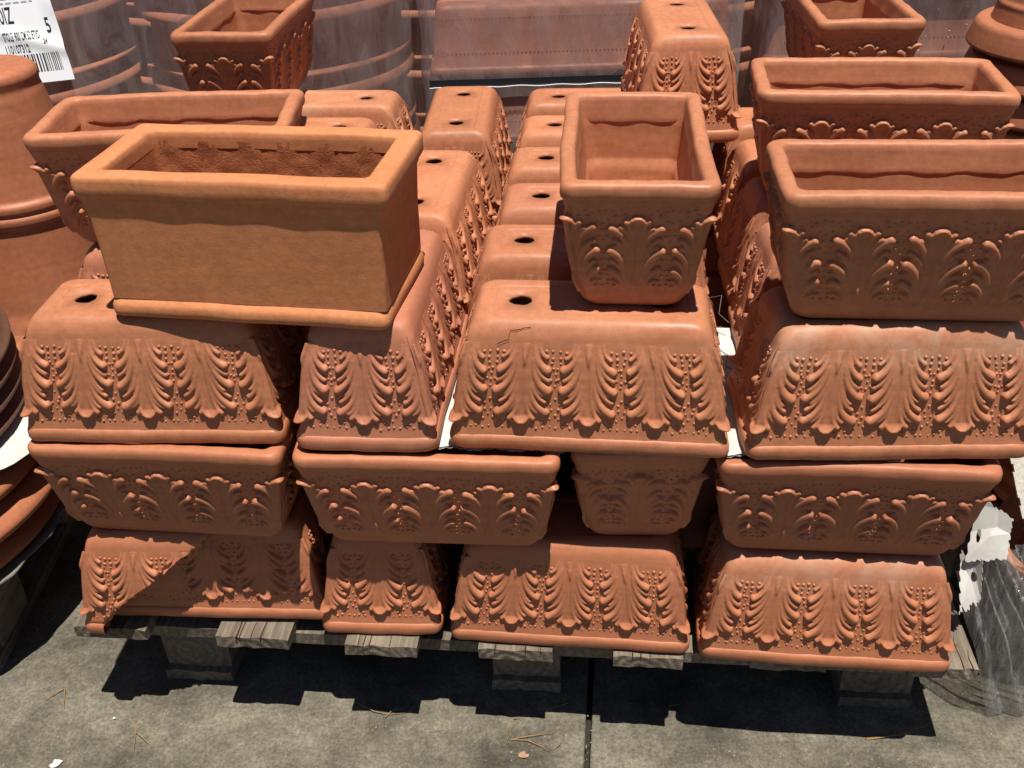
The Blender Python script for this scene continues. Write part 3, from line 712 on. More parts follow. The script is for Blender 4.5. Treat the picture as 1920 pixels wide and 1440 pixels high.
# broken shard: the front-left piece of a second trough, standing over the intact one
def make_shard():
    R = make_variant(11, nL=110, nS=40, nC=6)
    brk_z = [-.01, 0, .03, .045, .08, .12, .15, .18, .205, .24]
    brk_x = [-.185, -.187, -.185, -.168, -.138, -.085, -.045, -.012, .03, .055]
    def keep(c, jit):
        zi = HT - c.z
        xb = np.interp(zi, brk_z, brk_x) + jit
        # inverted about X: picture front is +y here
        return c.x < xb and (c.y > .02 + .03 * math.sin(zi * 20) or (c.x < -.12 and c.y > -.06))
    t = thing('trough_shard', 'broken shard of a leaf trough standing at the bottom left corner of the pallet', 'shard',
              (-.624, 1.532, ZO + .14 + HT + .002), (PI - .016, 0, -.0553))
    rr = random.Random(5)
    for name, me in [('body', R['body']), ('rim', R['rim'])] + [('leaf', a[2]) for a in R['leaf']] + [('corner_leaf', a[1]) for a in R['corner_leaf']] + [('bead_studs', R['bead_studs'])]:
        bm = bmesh.new(); bm.from_mesh(me)
        if name == 'body':
            dele = []
            for f in bm.faces:
                c = f.calc_center_median()
                outer = max(abs(c.x) - (A0 - float(inset(c.z))), abs(c.y) - (B0 - float(inset(c.z)))) > -.008 or c.z < .012
                if not outer or not keep(c, .002 * math.sin(c.z * 400) + rr.uniform(-.001, .001)) or (c.z < .003 and abs(c.y) < .055): dele.append(f)
            bmesh.ops.delete(bm, geom=dele, context='FACES')
        else:
            jit = 0.0
            dele = [f for f in bm.faces if not keep(f.calc_center_median(), -.001)]
            bmesh.ops.delete(bm, geom=dele, context='FACES')
        if not bm.faces: bm.free(); continue
        bmesh.ops.delete(bm, geom=[v for v in bm.verts if not v.link_faces], context='VERTS')
        if name == 'rim':
            bmesh.ops.holes_fill(bm, edges=[e for e in bm.edges if e.is_boundary and e.calc_length() < .02], sides=0)
        o = link(name, bm_mesh(name, bm, True, M['clay']), None, t)
        if name == 'body':
            sm = o.modifiers.new('thickness', 'SOLIDIFY'); sm.thickness = .014; sm.offset = -1
        if name == 'bead_studs': o['kind'] = 'stuff'
        tones(o, .44, orange=.75)
    for n_, r_ in (('leaf', 'leaf'),): pass
    return t
make_shard()

# zigzag crack in the front edge of the cracked trough (a narrow gaping split with a lifted flake)
def crack(parent, pts, w, name='crack'):
    V = []; F = []
    for i, p in enumerate(pts):
        ww = w * (1 if 0 < i < len(pts) - 1 else .3)
        V += [(p[0], p[1] - ww * .2, p[2] - ww), (p[0] + ww * .3, p[1] + ww * .2, p[2] + ww)]
        if i: F.append((2 * i - 2, 2 * i - 1, 2 * i + 1, 2 * i))
    return link(name, mesh_np(name, V, F, False, M['crack']), None, parent)
ck = []
for (x, z) in ((-.146, .036), (-.138, .0315), (-.127, .0275), (-.1255, .0195), (-.124, .0135), (-.112, .0125), (-.100, .0095), (-.092, .0085), (-.091, .0125)):
    i0 = float(inset(SZ))
    if z > SZ: y = B0 - float(inset(z))
    else:
        qs = np.linspace(0, 1, 80); sh_ = np.array([shoulder(q_) for q_ in qs]); y = B0 - (i0 + float(np.interp(-z, -sh_[:, 1], sh_[:, 0])))
    ck.append((x, y + .0022, z))
ck2 = []
for a, b in zip(ck[:-1], ck[1:]):
    for k in range(3): ck2.append(tuple(np.array(a) + (np.array(b) - np.array(a)) * k / 3 + np.array([0, .0, .0004 * math.sin(9 * k + a[0] * 900)])))
ck2.append(ck[-1])
crack(c3, ck2, .0007)

# plain yellow trough: thick rim, slight taper, stepped foot
def yellow_trough():
    t = thing('plain_trough', 'plain thick-rimmed yellow terracotta trough resting on top at the left', 'planter', (-.4005, 1.5585, ZO + .14 + 3 * HT + .006), (0, 0, -.172))
    H = .242; nL, nS, nC = 60, 34, 6
    rng = np.random.default_rng(4)
    def wob(V, amp=1.0):
        V = np.array(V, float); x, y, z = V.T.copy()
        V[:, 2] += amp * (.0016 * np.sin(x * 11 + 1) * (z / H) + .0011 * np.sin(x * 31 + y * 17 + z * 9) + .0004 * np.sin(x * 57 - y * 41))
        V[:, 1] += amp * (.0020 * np.sin(x * 9 + .6) * np.sign(y) * .6 + .0006 * np.sin(x * 27 + z * 33) + .0004 * np.sin(x * 63 + z * 50))
        V[:, 0] += amp * (.0018 * np.sin(y * 16 + z * 14) + .0008 * np.sin(z * 60 + y * 30))
        return V
    def ring(pr, r0):
        return [[(px, py, z) for px, py in rrect(a, b, r, nL, nS, nC)] for (a, b, z, r) in pr]
    # body
    pr = [(.2320, .1190, .030, .008), (.2325, .1190, .06, .008), (.2340, .1192, .12, .008), (.2365, .1196, .165, .008), (.2380, .1200, .188, .008), (.2395, .1212, .1905, .008), (.2410, .1220, .194, .008), (.2420, .1224, H - .026, .009)]
    dense = []
    for a, b in zip(pr[:-1], pr[1:]):
        n = max(1, int((b[2] - a[2]) / .012))
        for k in range(n): dense.append(tuple(np.array(a) + (np.array(b) - np.array(a)) * k / n))
    dense.append(pr[-1])
    V, F = loft(ring(dense, 0)); b1 = link('body', mesh_np('body', wob(V, .22), F, True, M['yellow']), None, t)
    # foot plinth
    pr = [(.205, .09, 0, .01), (.231, .124, .0, .014), (.2345, .1275, .003, .016), (.2355, .1285, .010, .017), (.2350, .1280, .0185, .017), (.2325, .1255, .0235, .016), (.2290, .1205, .0275, .014), (.2270, .1140, .033, .012)]
    V, F = loft(ring(pr, 0)); n_ = len(rrect(.2, .1, .01, nL, nS, nC))
    F.append(tuple(range(n_))[::-1])
    f1 = link('foot', mesh_np('foot', wob(V, .6), F, True, M['yellow']), None, t)
    # rim
    pr = [(.2425, .1208, H - .0365, .012), (.2485, .1250, H - .0350, .012), (.2505, .1268, H - .0310, .012), (.2512, .1272, H - .0200, .012), (.2510, .1270, H - .0100, .012), (.2498, .1260, H - .0038, .012), (.2466, .1232, H - .0007, .011), (.2420, .1190, H, .010),
          (.2300, .1065, H + .0003, .010), (.2200, .0965, H - .0002, .010), (.2156, .0925, H - .0014, .010), (.2134, .0903, H - .0048, .010), (.2126, .0895, H - .0130, .010), (.2125, .0894, H - .03, .010)]
    V, F = loft(ring(pr, 0)); r1 = link('rim', mesh_np('rim', wob(V, .55), F, True, M['yellow']), None, t)
    # rough inside
    pr = [(.2132, .0901, H - .018, .012), (.2127, .0896, H - .034, .012), (.2115, .0885, H - .08, .016), (.210, .087, .10, .018), (.207, .084, .045, .02), (.19, .068, .034, .025)]
    dense = []
    for a, b in zip(pr[:-1], pr[1:]):
        n = max(1, int(abs(b[2] - a[2]) / .01))
        for k in range(n): dense.append(tuple(np.array(a) + (np.array(b) - np.array(a)) * k / n))
    dense.append(pr[-1])
    V, F = loft(ring(dense, 0)); F.append(tuple(range(len(V) - n_, len(V))))
    V = wob(V, .55); V[:, 1] += .0012 * np.sin(V[:, 0] * 90) * np.sin(V[:, 2] * 110); V[:, 1] += rng.normal(0, .0004, len(V))
    in1 = link('inside_wall', mesh_np('inside_wall', V, F, True, M['inner']), None, t)
    for k in (b1, f1, r1, in1): tones(k, .3)
yellow_trough()

# white corrugated card between the second and third layers
def card_sheet():
    t = thing('cardboard_sheet', 'white corrugated cardboard sheet laid between the second and third layers', 'cardboard', (0, 0, ZO + .14 + 2 * HT + .0008), (0, 0, -.10))
    rr = random.Random(2)
    nx, ny = 90, 60; x0, x1, y0, y1 = -.40, .50, 1.375, 1.80
    V = []; F = []
    edge = [rr.uniform(-.002, .002) + .003 * math.sin(i * .9) for i in range(nx + 1)]
    for lay in (0, 1):
        for j in range(ny + 1):
            for i in range(nx + 1):
                x = x0 + (x1 - x0) * i / nx; y = y0 + (y1 - y0) * j / ny + (edge[i] if j == 0 else 0)
                V.append((x, y, (.0042 if lay else 0) + .0006 * math.sin(x * 30 + y * 14) + (.0014 * (i % 2) if (lay == 0 and j == 0) else 0)))
    o = (nx + 1) * (ny + 1)
    for j in range(ny):
        for i in range(nx):
            a = j * (nx + 1) + i; F.append((a, a + nx + 1, a + nx + 2, a + 1)); F.append((a + o, a + 1 + o, a + nx + 2 + o, a + nx + 1 + o))
    me = mesh_np('sheet', V, F, False, M['paper']); link('sheet', me, None, t)
    # wavy fluting seen on the torn front edge
    pts = [(x0 + (x1 - x0) * i / 260, y0 - .001 + .003 * math.sin(i * .31), .0021 + .0019 * math.sin(i * 1.25)) for i in range(261)]
    V, F = tube(pts, .0009, 4); link('fluting', mesh_np('fluting', V, F, True, M['greycard']), None, t)
card_sheet()

# ================================================================== NEIGHBOURING STACKS
M['brown'] = terracotta('shade_darkened_clay', (0.085, 0.040, 0.026), (0.12, 0.058, 0.038), (0.1, 0.05, 0.03))  # dark tone painted in for the shade on the left-edge ribbed pot
M['orange'] = terracotta('bright_orange_terracotta', (0.37, 0.128, 0.062), (0.45, 0.170, 0.086), (0.4, 0.16, 0.1))
def lathe_part(name, prof, parent, mat, r=.006, n=80, tone=.5, dust=0, rose=0):
    V, F = lathe(rounded(prof, r), n)
    o = link(name, mesh_np(name, V, F, True, M[mat]), None, parent); return tones(o, tone, dust, rose)

def simple_pallet(label, x0, x1, y0, y1, ztop, yaw=0.0, tone=.2):
    cx_, cy_ = (x0 + x1) / 2, (y0 + y1) / 2; hx, hy = (x1 - x0) / 2, (y1 - y0) / 2
    t = thing('pallet', label, 'pallet', (cx_, cy_, ztop), (0, 0, yaw))
    n = max(3, int((x1 - x0) / .25))
    for i in range(n):
        xx = -hx + (2 * hx - .145) * i / (n - 1); board('deck_board', xx, xx + .145, -hy, hy, -.027, 0, t, (tone + .13 * i) % 1)
    for k, y in enumerate((-hy + .03, -.07, hy - .17)): board('cross_board', -hx, hx, y, y + .14, -.055, -.0275, t, (tone + .21 * k) % 1)
    for j, x in enumerate((-hx + .01, -.07, hx - .15)):
        for k, y in enumerate((-hy + .04, -.07, hy - .18)): board('block', x, x + .14, y, y + .14, -ztop + .029, -.0555, t, (tone + .1 * j + .07 * k) % 1)
        board('bottom_board', x - .002, x + .142, -hy, hy, -ztop, -ztop + .028, t, (tone + .3 * j) % 1)
    return t

# ---- left: tall upside-down round pot with a double moulding
t = thing('round_pot', 'tall upside-down round pot with a double moulding, at the far left edge', 'pot', (-1.175, 2.33, .46))
lathe_part('body', [(.0, .66), (.098, .66), (.112, .652), (.1165, .640), (.113, .618), (.118, .6), (.142, .46), (.157, .388), (.168, .380), (.168, .364), (.162, .358), (.170, .350), (.170, .334), (.162, .324), (.194, .12), (.212, .075)], t, 'orange', .006, 80, .42)
lathe_part('rim', [(.208, .082), (.226, .058), (.240, .050), (.243, .012), (.236, 0), (.222, 0), (.200, .06)], t, 'orange', .008, 80, .42)
t2 = thing('round_pot', 'upside-down round pot nested under the tall one at the far left', 'pot', (-1.175, 2.33, ZO + .14))
lathe_part('body', [(.19, .22), (.20, .18), (.214, .10), (.226, .05)], t2, 'orange', .005, 64, .61)
lathe_part('rim', [(.224, .06), (.244, .045), (.250, .01), (.243, 0), (.22, 0), (.215, .05)], t2, 'orange', .006, 64, .61)

# ---- left front: big ribbed round pots with paper between
RX, RY = -1.455, 1.79
t = thing('ribbed_pot', 'big round pot with rolled ribs under a white paper collar, at the left edge', 'pot', (RX, RY, .235))
pr = [(.30, 0.0), (.34, .004)]
for k in range(3):
    z0 = .015 + .073 * k; r0 = .395 + .020 * (k if k < 2 else 1.1)
    if k == 2: r0 = .398
    pr += [(r0 - .03, z0), (r0 + .012, z0 + .012), (r0 + .030, z0 + .036), (r0 + .012, z0 + .058), (r0 - .025, z0 + .068)]
pr += [(.36, .245), (.35, .26)]
lathe_part('body', pr, t, 'orange', .014, 110, .35)
t = thing('ribbed_pot', 'ribbed pot upside down on the white paper collar, shade painted into its clay', 'pot', (RX, RY, .512))
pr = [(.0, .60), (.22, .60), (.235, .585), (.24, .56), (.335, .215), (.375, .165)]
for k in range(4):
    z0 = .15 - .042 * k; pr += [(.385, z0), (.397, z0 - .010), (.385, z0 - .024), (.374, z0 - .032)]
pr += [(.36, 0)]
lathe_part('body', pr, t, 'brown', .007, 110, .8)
def paper_ring(name, label, cx_, cy_, z, r0, r1, mat, seed, wav, a0=0, a1=2 * PI, cat='paper', thick=.0015, droop=.0):
    rr = np.random.default_rng(seed); n, k = 150, 10; V = []; F = []
    ph = rr.uniform(0, 6.28, 6)
    for j in range(k + 1):
        for i in range(n + 1):
            a = a0 + (a1 - a0) * i / n; q = j / k
            r = r0 + (r1 + .018 * math.sin(3 * a + ph[0]) + .010 * math.sin(7 * a + ph[1]) + .004 * math.sin(23 * a + ph[4]) - r0) * q
            zz = wav * q * (math.sin(5 * a + ph[2]) + .6 * math.sin(11 * a + ph[3] + 2 * q)) - droop * q * q + .0015 * math.sin(37 * a + 9 * q)
            V.append((r * math.cos(a), r * math.sin(a), zz))
    for j in range(k):
        for i in range(n):
            a = j * (n + 1) + i; F.append((a, a + n + 1, a + n + 2, a + 1))
    t = link(name, mesh_np(name, V, F, False, M[mat])); t.location = (cx_, cy_, z)
    so = t.modifiers.new('thickness', 'SOLIDIFY'); so.thickness = thick
    return tag(t, label, cat)
paper_ring('paper_collar', 'white paper collar between the stacked ribbed pots at left', RX, RY, .507, .30, .440, 'paper', 3, .004, droop=.022)
paper_ring('card_disc', 'grey curled cardboard disc under the ribbed pot at left', RX, RY, .232, .20, .418, 'greycard', 8, .012, droop=-.022, cat='cardboard', thick=.003)
simple_pallet('grey wooden pallet under the ribbed round pots at the left edge', -2.3, -1.155, 1.56, 2.62, .195, 0.02, .37)

# ---- behind: two large ribbed round pots in shrink wrap
def big_wrapped(label, x, y, r, tone, seed):
    t = thing('ribbed_pot', label, 'pot', (x, y, .235)); rr = random.Random(seed)
    pr = [(r * .86, 0)]
    z = .05
    while z < 1.25:
        ro = r * (.93 + .07 * (z / 1.25)) + rr.uniform(-.004, .004)
        pr += [(ro - .028, z), (ro + .004, z + .012), (ro + .012, z + .034), (ro + .002, z + .052), (ro - .024, z + .066), (ro - .020, z + .082), (ro + .0, z + .092), (ro + .004, z + .108), (ro - .026, z + .122)]
        z += .235
        pr += [(ro - .022, z - .02)]
    pr += [(r * .9, z), (r * .5, z + .01)]
    lathe_part('body', pr, t, 'orange', .010, 110, tone, 0, .6)
big_wrapped('large ribbed round pot in shrink wrap behind the white label', -1.70, 3.50, .485, .3, 1)
big_wrapped('large ribbed round pot in shrink wrap behind the rear left trough', -.735, 3.50, .45, .6, 2)
big_wrapped('large ribbed round pot standing in the row behind, seen past the wrapped pots', -.26, 4.55, .45, .4, 3)
big_wrapped('large ribbed round pot in the row behind, seen between the two wrapped pots', -1.25, 4.55, .46, .7, 4)
big_wrapped('large ribbed round pot in the row behind, seen between the window box stacks', .75, 4.45, .44, .5, 5)
simple_pallet('pallet under the row of large ribbed pots furthest back', -1.75, 1.25, 4.05, 5.05, .232, 0, .1)
simple_pallet('pallet under the two shrink-wrapped ribbed round pots', -2.25, -.26, 3.02, 4.1, .232, 0, .5)

# ---- behind: stacked long window boxes in shrink wrap
def window_box(label, x0, x1, y, z, tone, grp):
    t = thing('window_box', label, 'planter', ((x0 + x1) / 2, y + .16, z), (0, 0, 0), grp)
    a, b, H = (x1 - x0) / 2, .16, .203
    loops = []
    for (d, zz, r) in ((.004, 0, .02), (0, .006, .024), (.0, .020, .025), (.006, .026, .025), (.012, .030, .025), (.022, .16, .025), (.025, .185, .026), (.032, .199, .028), (.06, .203, .03)):
        loops.append([(p, q, zz) for p, q in rrect(a - d, b - d, r, 30, 12, 6)])
    V, F = loft(loops); F = F + [tuple(range(len(V) - len(loops[0]), len(V)))]
    o = tones(link('body', mesh_np('body', V, F, True, M['clay']), None, t), tone, 0, .7)
    V = []; F = []
    bmi = bmesh.new(); bmesh.ops.create_icosphere(bmi, subdivisions=1, radius=.0030); iv = [v.co.copy() for v in bmi.verts]; fi = [tuple(v.index for v in f.verts) for f in bmi.faces]; bmi.free()
    n = int(2 * a / .0135)
    for zz in (.068, .166):
        for i in range(1, n):
            c = Vector((-a + .045 + (2 * a - .09) * i / n, -b + .0125 + (zz - .03) * .077, zz)); k = len(V); V += [v + c for v in iv]; F += [tuple(q + k for q in f) for f in fi]
    bd = tones(link('bead_studs', mesh_np('bead_studs', [v[:] for v in V], F, True, M['clay']), None, t), tone, 0, .9); bd['kind'] = 'stuff'
ord_ = ('lowest', 'second', 'third', 'fourth', 'topmost')
for k in range(5):
    window_box('long wrapped window box in the centre rear stack, %s from the pallet' % ord_[k] if k else 'lowest long wrapped window box of the centre rear stack', -.215, .690, 3.03 + (.11 if k == 4 else 0), .232 + .2085 * k, .3 + .1 * k, 'window boxes in shrink wrap')
    window_box('long wrapped window box in the right rear stack, %s from the pallet' % ord_[k] if k else 'lowest long wrapped window box of the right rear stack', .785, 1.70, 3.05, .232 + .2085 * k, .35 + .09 * k, 'window boxes in shrink wrap')
simple_pallet('pallet under the shrink-wrapped window boxes', -.24, 1.72, 3.04, 3.75, .23, 0, .6)

def film_sheet(name, label, path, z0, z1, mat, seed, amp=.006, folds=(), seg=.02):
    """stretch film hung along a ground path, wrinkled and folded"""
    P = [Vector(p) for p in path]; pts = []
    for a, b in zip(P[:-1], P[1:]):
        n = max(1, int((b - a).length / seg)); pts += [a + (b - a) * i / n for i in range(n)]
    pts.append(P[-1]); rr = np.random.default_rng(seed); ph = rr.uniform(0, 6.28, 8)
    nz = int((z1 - z0) / .035); V = []; F = []; s = 0
    for i, p in enumerate(pts):
        d = (pts[min(i + 1, len(pts) - 1)] - pts[max(i - 1, 0)]).normalized(); nn = Vector((d.y, -d.x))
        if i: s += (p - pts[i - 1]).length
        for j in range(nz + 1):
            z = z0 + (z1 - z0) * j / nz
            w = amp * (math.sin(s * 13 + z * 5 + ph[0]) * .6 + math.sin(s * 29 - z * 11 + ph[1]) * .4 + math.sin(z * 17 + s * 4 + ph[2]) * .4)
            for (fs, fw_, fh) in folds:
                q = (s - fs - .03 * math.sin(z * 4 + fs * 9)) / fw_; w += fh * math.exp(-q * q)
            V.append((p.x + nn.x * w, p.y + nn.y * w, z))
    for i in range(len(pts) - 1):
        for j in range(nz):
            a = i * (nz + 1) + j; F.append((a, a + nz + 1, a + nz + 2, a + 1))
    o = link(name, mesh_np(name, V, F, True, M[mat])); return tag(o, label, 'plastic film')
fl1 = film_sheet('shrink_film', 'stretched clear film around the large ribbed pots at rear left', [(-2.30, 3.5), (-2.1, 3.06), (-1.72, 2.99), (-.735, 3.01), (-.48, 3.08), (-.285, 3.32), (-.262, 3.75)], .20, 1.60, 'film', 4, .004, ((.95, .012, .010), (1.27, .02, .012), (1.5, .008, .008), (1.72, .009, .010)))
fl2 = film_sheet('shrink_film', 'stretched clear film around the centre stack of window boxes', [(-.232, 3.75), (-.236, 3.04), (-.215, 3.008), (.70, 3.008), (.708, 3.75)], .20, 1.60, 'film', 7, .002, ((.70, .006, .008), (.735, .012, -.006), (1.2, .01, .003)))
fl3 = film_sheet('shrink_film', 'wet clear film with droplets around the right rear stack of window boxes', [(.775, 3.75), (.775, 3.04), (.80, 3.022), (1.72, 3.022), (1.74, 3.75)], .20, 1.60, 'film', 9, .003, ((1.0, .01, .006), (1.28, .02, .010), (1.34, .008, .006), (1.42, .03, .012)))
# water droplets on the wet film
rr = random.Random(6); V = []; F = []
bmi = bmesh.new(); bmesh.ops.create_icosphere(bmi, subdivisions=1, radius=1); iv = [v.co.copy() for v in bmi.verts]; fi = [tuple(v.index for v in f.verts) for f in bmi.faces]; bmi.free()
for k in range(42):
    c = Vector((rr.uniform(1.22, 1.55), 3.012, rr.uniform(.75, 1.2))); r = rr.uniform(.0010, .0028); q = len(V)
    V += [Vector((v.x * r, v.y * r * .6, v.z * r * 1.3)) + c for v in iv]; F += [tuple(i + q for i in f) for f in fi]
M['water'] = simple('water_drops', (0.34, 0.33, 0.34), 0.08, 0.8)
dr = link('droplets', mesh_np('droplets', [v[:] for v in V], F, True, M['water']), None, fl3); dr['kind'] = 'stuff'
# black strap round the centre window boxes
def strap(label, x0, x1, y, z):
    t = thing('strap', label, 'strap', ((x0 + x1) / 2, y, z)); a = (x1 - x0) / 2
    bm = bmesh.new(); box_bm(bm, -a, a, -.0012, .0012, -.010, .010); link('band', bm_mesh('band', bm, False, M['strap']), None, t)
    V, F = tube([(-a + 2 * a * i / 120, -.004 - .001 * (i % 2), -.0125 + .0015 * math.sin(i * .4)) for i in range(121)], .0014, 5)
    link('edge_highlight', mesh_np('edge_highlight', V, F, True, M['label']), None, t)  # white tube painted in as the bright highlight under the strap
strap('black strap across the shrink-wrapped centre window boxes', -.215, .69, 2.995, .853)

# ---- printed label stuck on the film at the rear left
def shipping_label():
    t = thing('shipping_label', 'white printed label with barcode stuck on the film at top left', 'label', (-1.362, 2.935, 1.034), (PI / 2 - .27, math.radians(-4.0), .02))
    t.scale = (.87, .87, .87)
    w, h, K = .152, .142, .012
    V = []; F = []; nx, ny = 40, 30                       # local frame: x right, y up, z towards the viewer
    def zz(x, y): return .003 + .006 * math.exp(-((y + .010 + .35 * (x - .05)) / .022) ** 2) + .006 * float(smooth01(np.array((x - .10) / .05))) * math.exp(-((y - .1) / .05) ** 2)
    for j in range(ny + 1):
        for i in range(nx + 1):
            x = -w - .09 + (2 * w + .09) * i / nx; y = -h + 2 * h * j / ny
            V.append((x - K * (y / h), y, zz(x, y)))
    for j in range(ny):
        for i in range(nx):
            a = j * (nx + 1) + i; F.append((a, a + 1, a + nx + 2, a + nx + 1))
    link('paper', mesh_np('paper', V, F, True, M['label']), None, t)
    def txt(s, xr, y, size, sx, bold=.0):
        c = bpy.data.curves.new('printed_text', 'FONT'); c.body = s; c.size = size; c.offset = bold; c.align_x = 'RIGHT'; c.resolution_u = 3
        o = bpy.data.objects.new('printed_text', c); COL.objects.link(o)
        bpy.context.view_layer.update()
        me = bpy.data.meshes.new_from_object(o.evaluated_get(bpy.context.evaluated_depsgraph_get()))
        bpy.data.objects.remove(o, do_unlink=True)
        for v in me.vertices:
            x, yy = v.co.x * sx + xr, v.co.y + y
            v.co = (x - K * (yy / h), yy, zz(x, yy) + .0009)
        me.materials.clear(); me.materials.append(M['ink']); me.name = 'printed_text'
        link('printed_text', me, None, t)
    txt('20IZ', .016, .046, .072, .44, .0007)
    txt('5', .128, .008, .066, .55, .0008)
    txt('STOLE  900 CM 52 ET/C-', .086, -.006, .036, .31, .0004)
    txt('24', .104, -.0235, .022, .6, .0003)
    txt('110107312', .040, -.045, .036, .50, .0005)
    # two lines of print too small to read
    M['fine_print'] = simple('faded_fine_print', (0.42, 0.42, 0.44), 0.6, 0.2)
    r3 = random.Random(4)
    for yl in (.118, .105):
        x = -.11
        while x < .085:
            bw = r3.uniform(.008, .022)
            V = [(xx - K * (yy / h), yy, zz(xx, yy) + .0009) for xx, yy in ((x, yl), (x + bw, yl), (x + bw, yl + .0045), (x, yl + .0045))]
            link('fine_print', mesh_np('fine_print', V, [(0, 1, 2, 3)], False, M['fine_print']), None, t); x += bw + .006
    rr = random.Random(12); x = -.125
    while x < .130:
        bw = rr.choice((.0018, .0026, .0030, .0042, .0056)); y0, y1 = -.108, -.052
        V = [(xx - K * (yy / h), yy, zz(xx, yy) + .0009) for xx, yy in ((x, y0), (x + bw, y0), (x + bw, (y0 + y1) / 2), (x + bw, y1), (x, y1), (x, (y0 + y1) / 2))]
        link('barcode_bar', mesh_np('barcode_bar', V, [(0, 1, 2, 5), (5, 2, 3, 4)], False, M['ink']), None, t)
        x += bw + rr.choice((.0024, .0030, .0040, .0050))
shipping_label()

# ---- right rear: column of nested upside-down round pots
for k in range(11):
    z = 1.035 + .0 - .078 * k
    if z < .25: break
    t = thing('round_pot', ('topmost upside-down round pot of the column at the top right corner' if k == 0 else 'upside-down round pot nested below the topmost one in the right rear column'), 'pot', (1.372, 2.53, z), (.0, .0, .3 * k), 'nested round pots at the right rear')
    if k == 0: prb = [(.0, .30), (.10, .30), (.112, .29), (.150, .112), (.158, .104), (.158, .092), (.166, .058)]
    else: prb = [(.165, .075), (.170, .055)]
    lathe_part('body', prb, t, 'orange', .005, 72, .3 + .06 * k)
    lathe_part('rim', [(.166, .062), (.193, .060), (.200, .052), (.214, .006), (.210, 0), (.19, 0), (.172, .05)], t, 'orange', .005, 72, .3 + .06 * k)
simple_pallet('pallet under the column of round pots at right rear', 1.12, 1.75, 2.2, 2.85, .235, 0, .25)

# ---- right front: crumpled paper, woven sack, ribbed pot and clear plastic
def crumple(name, label, cat, corners, nx, ny, amp, seed, mat, thick=.0010, ragged=.05, holes=(), nf=7):
    """sheet spanned by four corner points, crumpled into flat facets with sharp creases and torn edges"""
    a, b, c, d = [np.array(p, float) for p in corners]; rr = np.random.default_rng(seed)
    nrm = np.cross(b - a, d - a); nrm /= np.linalg.norm(nrm); ph = rr.uniform(0, 6.28, 12); V = []; F = []
    g1 = rr.normal(0, 1, (nf, 2)); c1 = rr.uniform(-.5, .5, nf); g2 = rr.normal(0, 1.5, (nf, 2)); c2 = rr.uniform(-.6, .6, nf)
    for j in range(ny + 1):
        for i in range(nx + 1):
            u, v = i / nx, j / ny; p = (a * (1 - u) + b * u) * (1 - v) + (d * (1 - u) + c * u) * v
            q = np.array([u - .5, v - .5])
            w = np.max(g1 @ q + c1) - .6 * np.max(g2 @ q + c2) 
            V.append(p + nrm * (w * amp))
    def torn(u, v):
        e = min(u, 1 - u, v, 1 - v)
        t_ = ragged * (.5 + .5 * math.sin(9 * u + 14 * v + ph[2]) * math.sin(17 * v - 6 * u + ph[3]) + .25 * math.sin(41 * (u + v) + ph[4]))
        return e < t_
    for j in range(ny):
        for i in range(nx):
            u, v = (i + .5) / nx, (j + .5) / ny
            if torn(u, v) or any(((u - hu) / ru) ** 2 + ((v - hv) / rv) ** 2 < 1 + .3 * math.sin(9 * u + 13 * v) for hu, hv, ru, rv in holes): continue
            k = j * (nx + 1) + i; F.append((k, k + 1, k + nx + 2, k + nx + 1))
    used = sorted({i for f in F for i in f}); mp_ = {q: n for n, q in enumerate(used)}
    o = link(name, mesh_np(name, [V[i] for i in used], [tuple(mp_[i] for i in f) for f in F], False, M[mat]))
    so = o.modifiers.new('thickness', 'SOLIDIFY'); so.thickness = thick
    return tag(o, label, cat)
crumple('torn_paper', 'torn white crumpled paper sticking out beside the right end of the pallet', 'paper', [(.842, 1.41, .385), (.908, 1.385, .405), (.925, 1.43, .470), (.862, 1.46, .505)], 130, 130, .030, 5, 'paper', holes=((.22, .40, .05, .10),))
crumple('torn_paper', 'white paper strip tucked behind the second-layer trough at right', 'paper', [(.815, 1.55, .38), (.885, 1.545, .37), (.885, 1.58, .56), (.845, 1.60, .56)], 90, 110, .022, 15, 'paper')
crumple('torn_paper', 'ragged paper scrap on the end of the pallet board at right', 'paper', [(.842, 1.375, .292), (.872, 1.365, .31), (.878, 1.41, .395), (.838, 1.43, .40)], 110, 110, .020, 21, 'paper', ragged=.10, holes=((.6, .55, .14, .10),))
sk = crumple('woven_sack', 'pale woven sack hanging over the stack at the right edge', 'sack', [(.990, 1.44, .372), (1.14, 1.43, .36), (1.19, 1.60, .58), (.935, 1.585, .57)], 60, 60, .014, 9, 'burlap', .004, ragged=.02)
def small_ribbed(label, x, y, z, r, h, tilt, tone):
    t = thing('ribbed_pot', label, 'pot', (x, y, z), tilt); pr = [(r * .6, 0)]; n = 6
    for k in range(n):
        z0 = h * k / n; ro = r * (.78 + .22 * (k + 1) / n); pr += [(ro - .012, z0 + .1 * h / n), (ro, z0 + .4 * h / n), (ro, z0 + .6 * h / n), (ro - .012, z0 + .9 * h / n)]
    pr += [(r + .008, h), (r + .008, h + .03), (r - .012, h + .03), (r - .02, h * .6)]
    lathe_part('body', pr, t, 'orange', .005, 64, tone)
small_ribbed('orange ribbed pot leaning under clear plastic at the right edge', 1.105, 1.53, .24, .120, .10, (.25, -.2, 0), .4)
small_ribbed('orange ribbed pot carrying the woven sack at the right edge', 1.21, 1.78, .24, .17, .38, (0, 0, 0), .6)
simple_pallet('pallet half hidden by clear plastic at the right edge', 1.0, 1.75, 1.45, 2.15, .235, 0, .7)
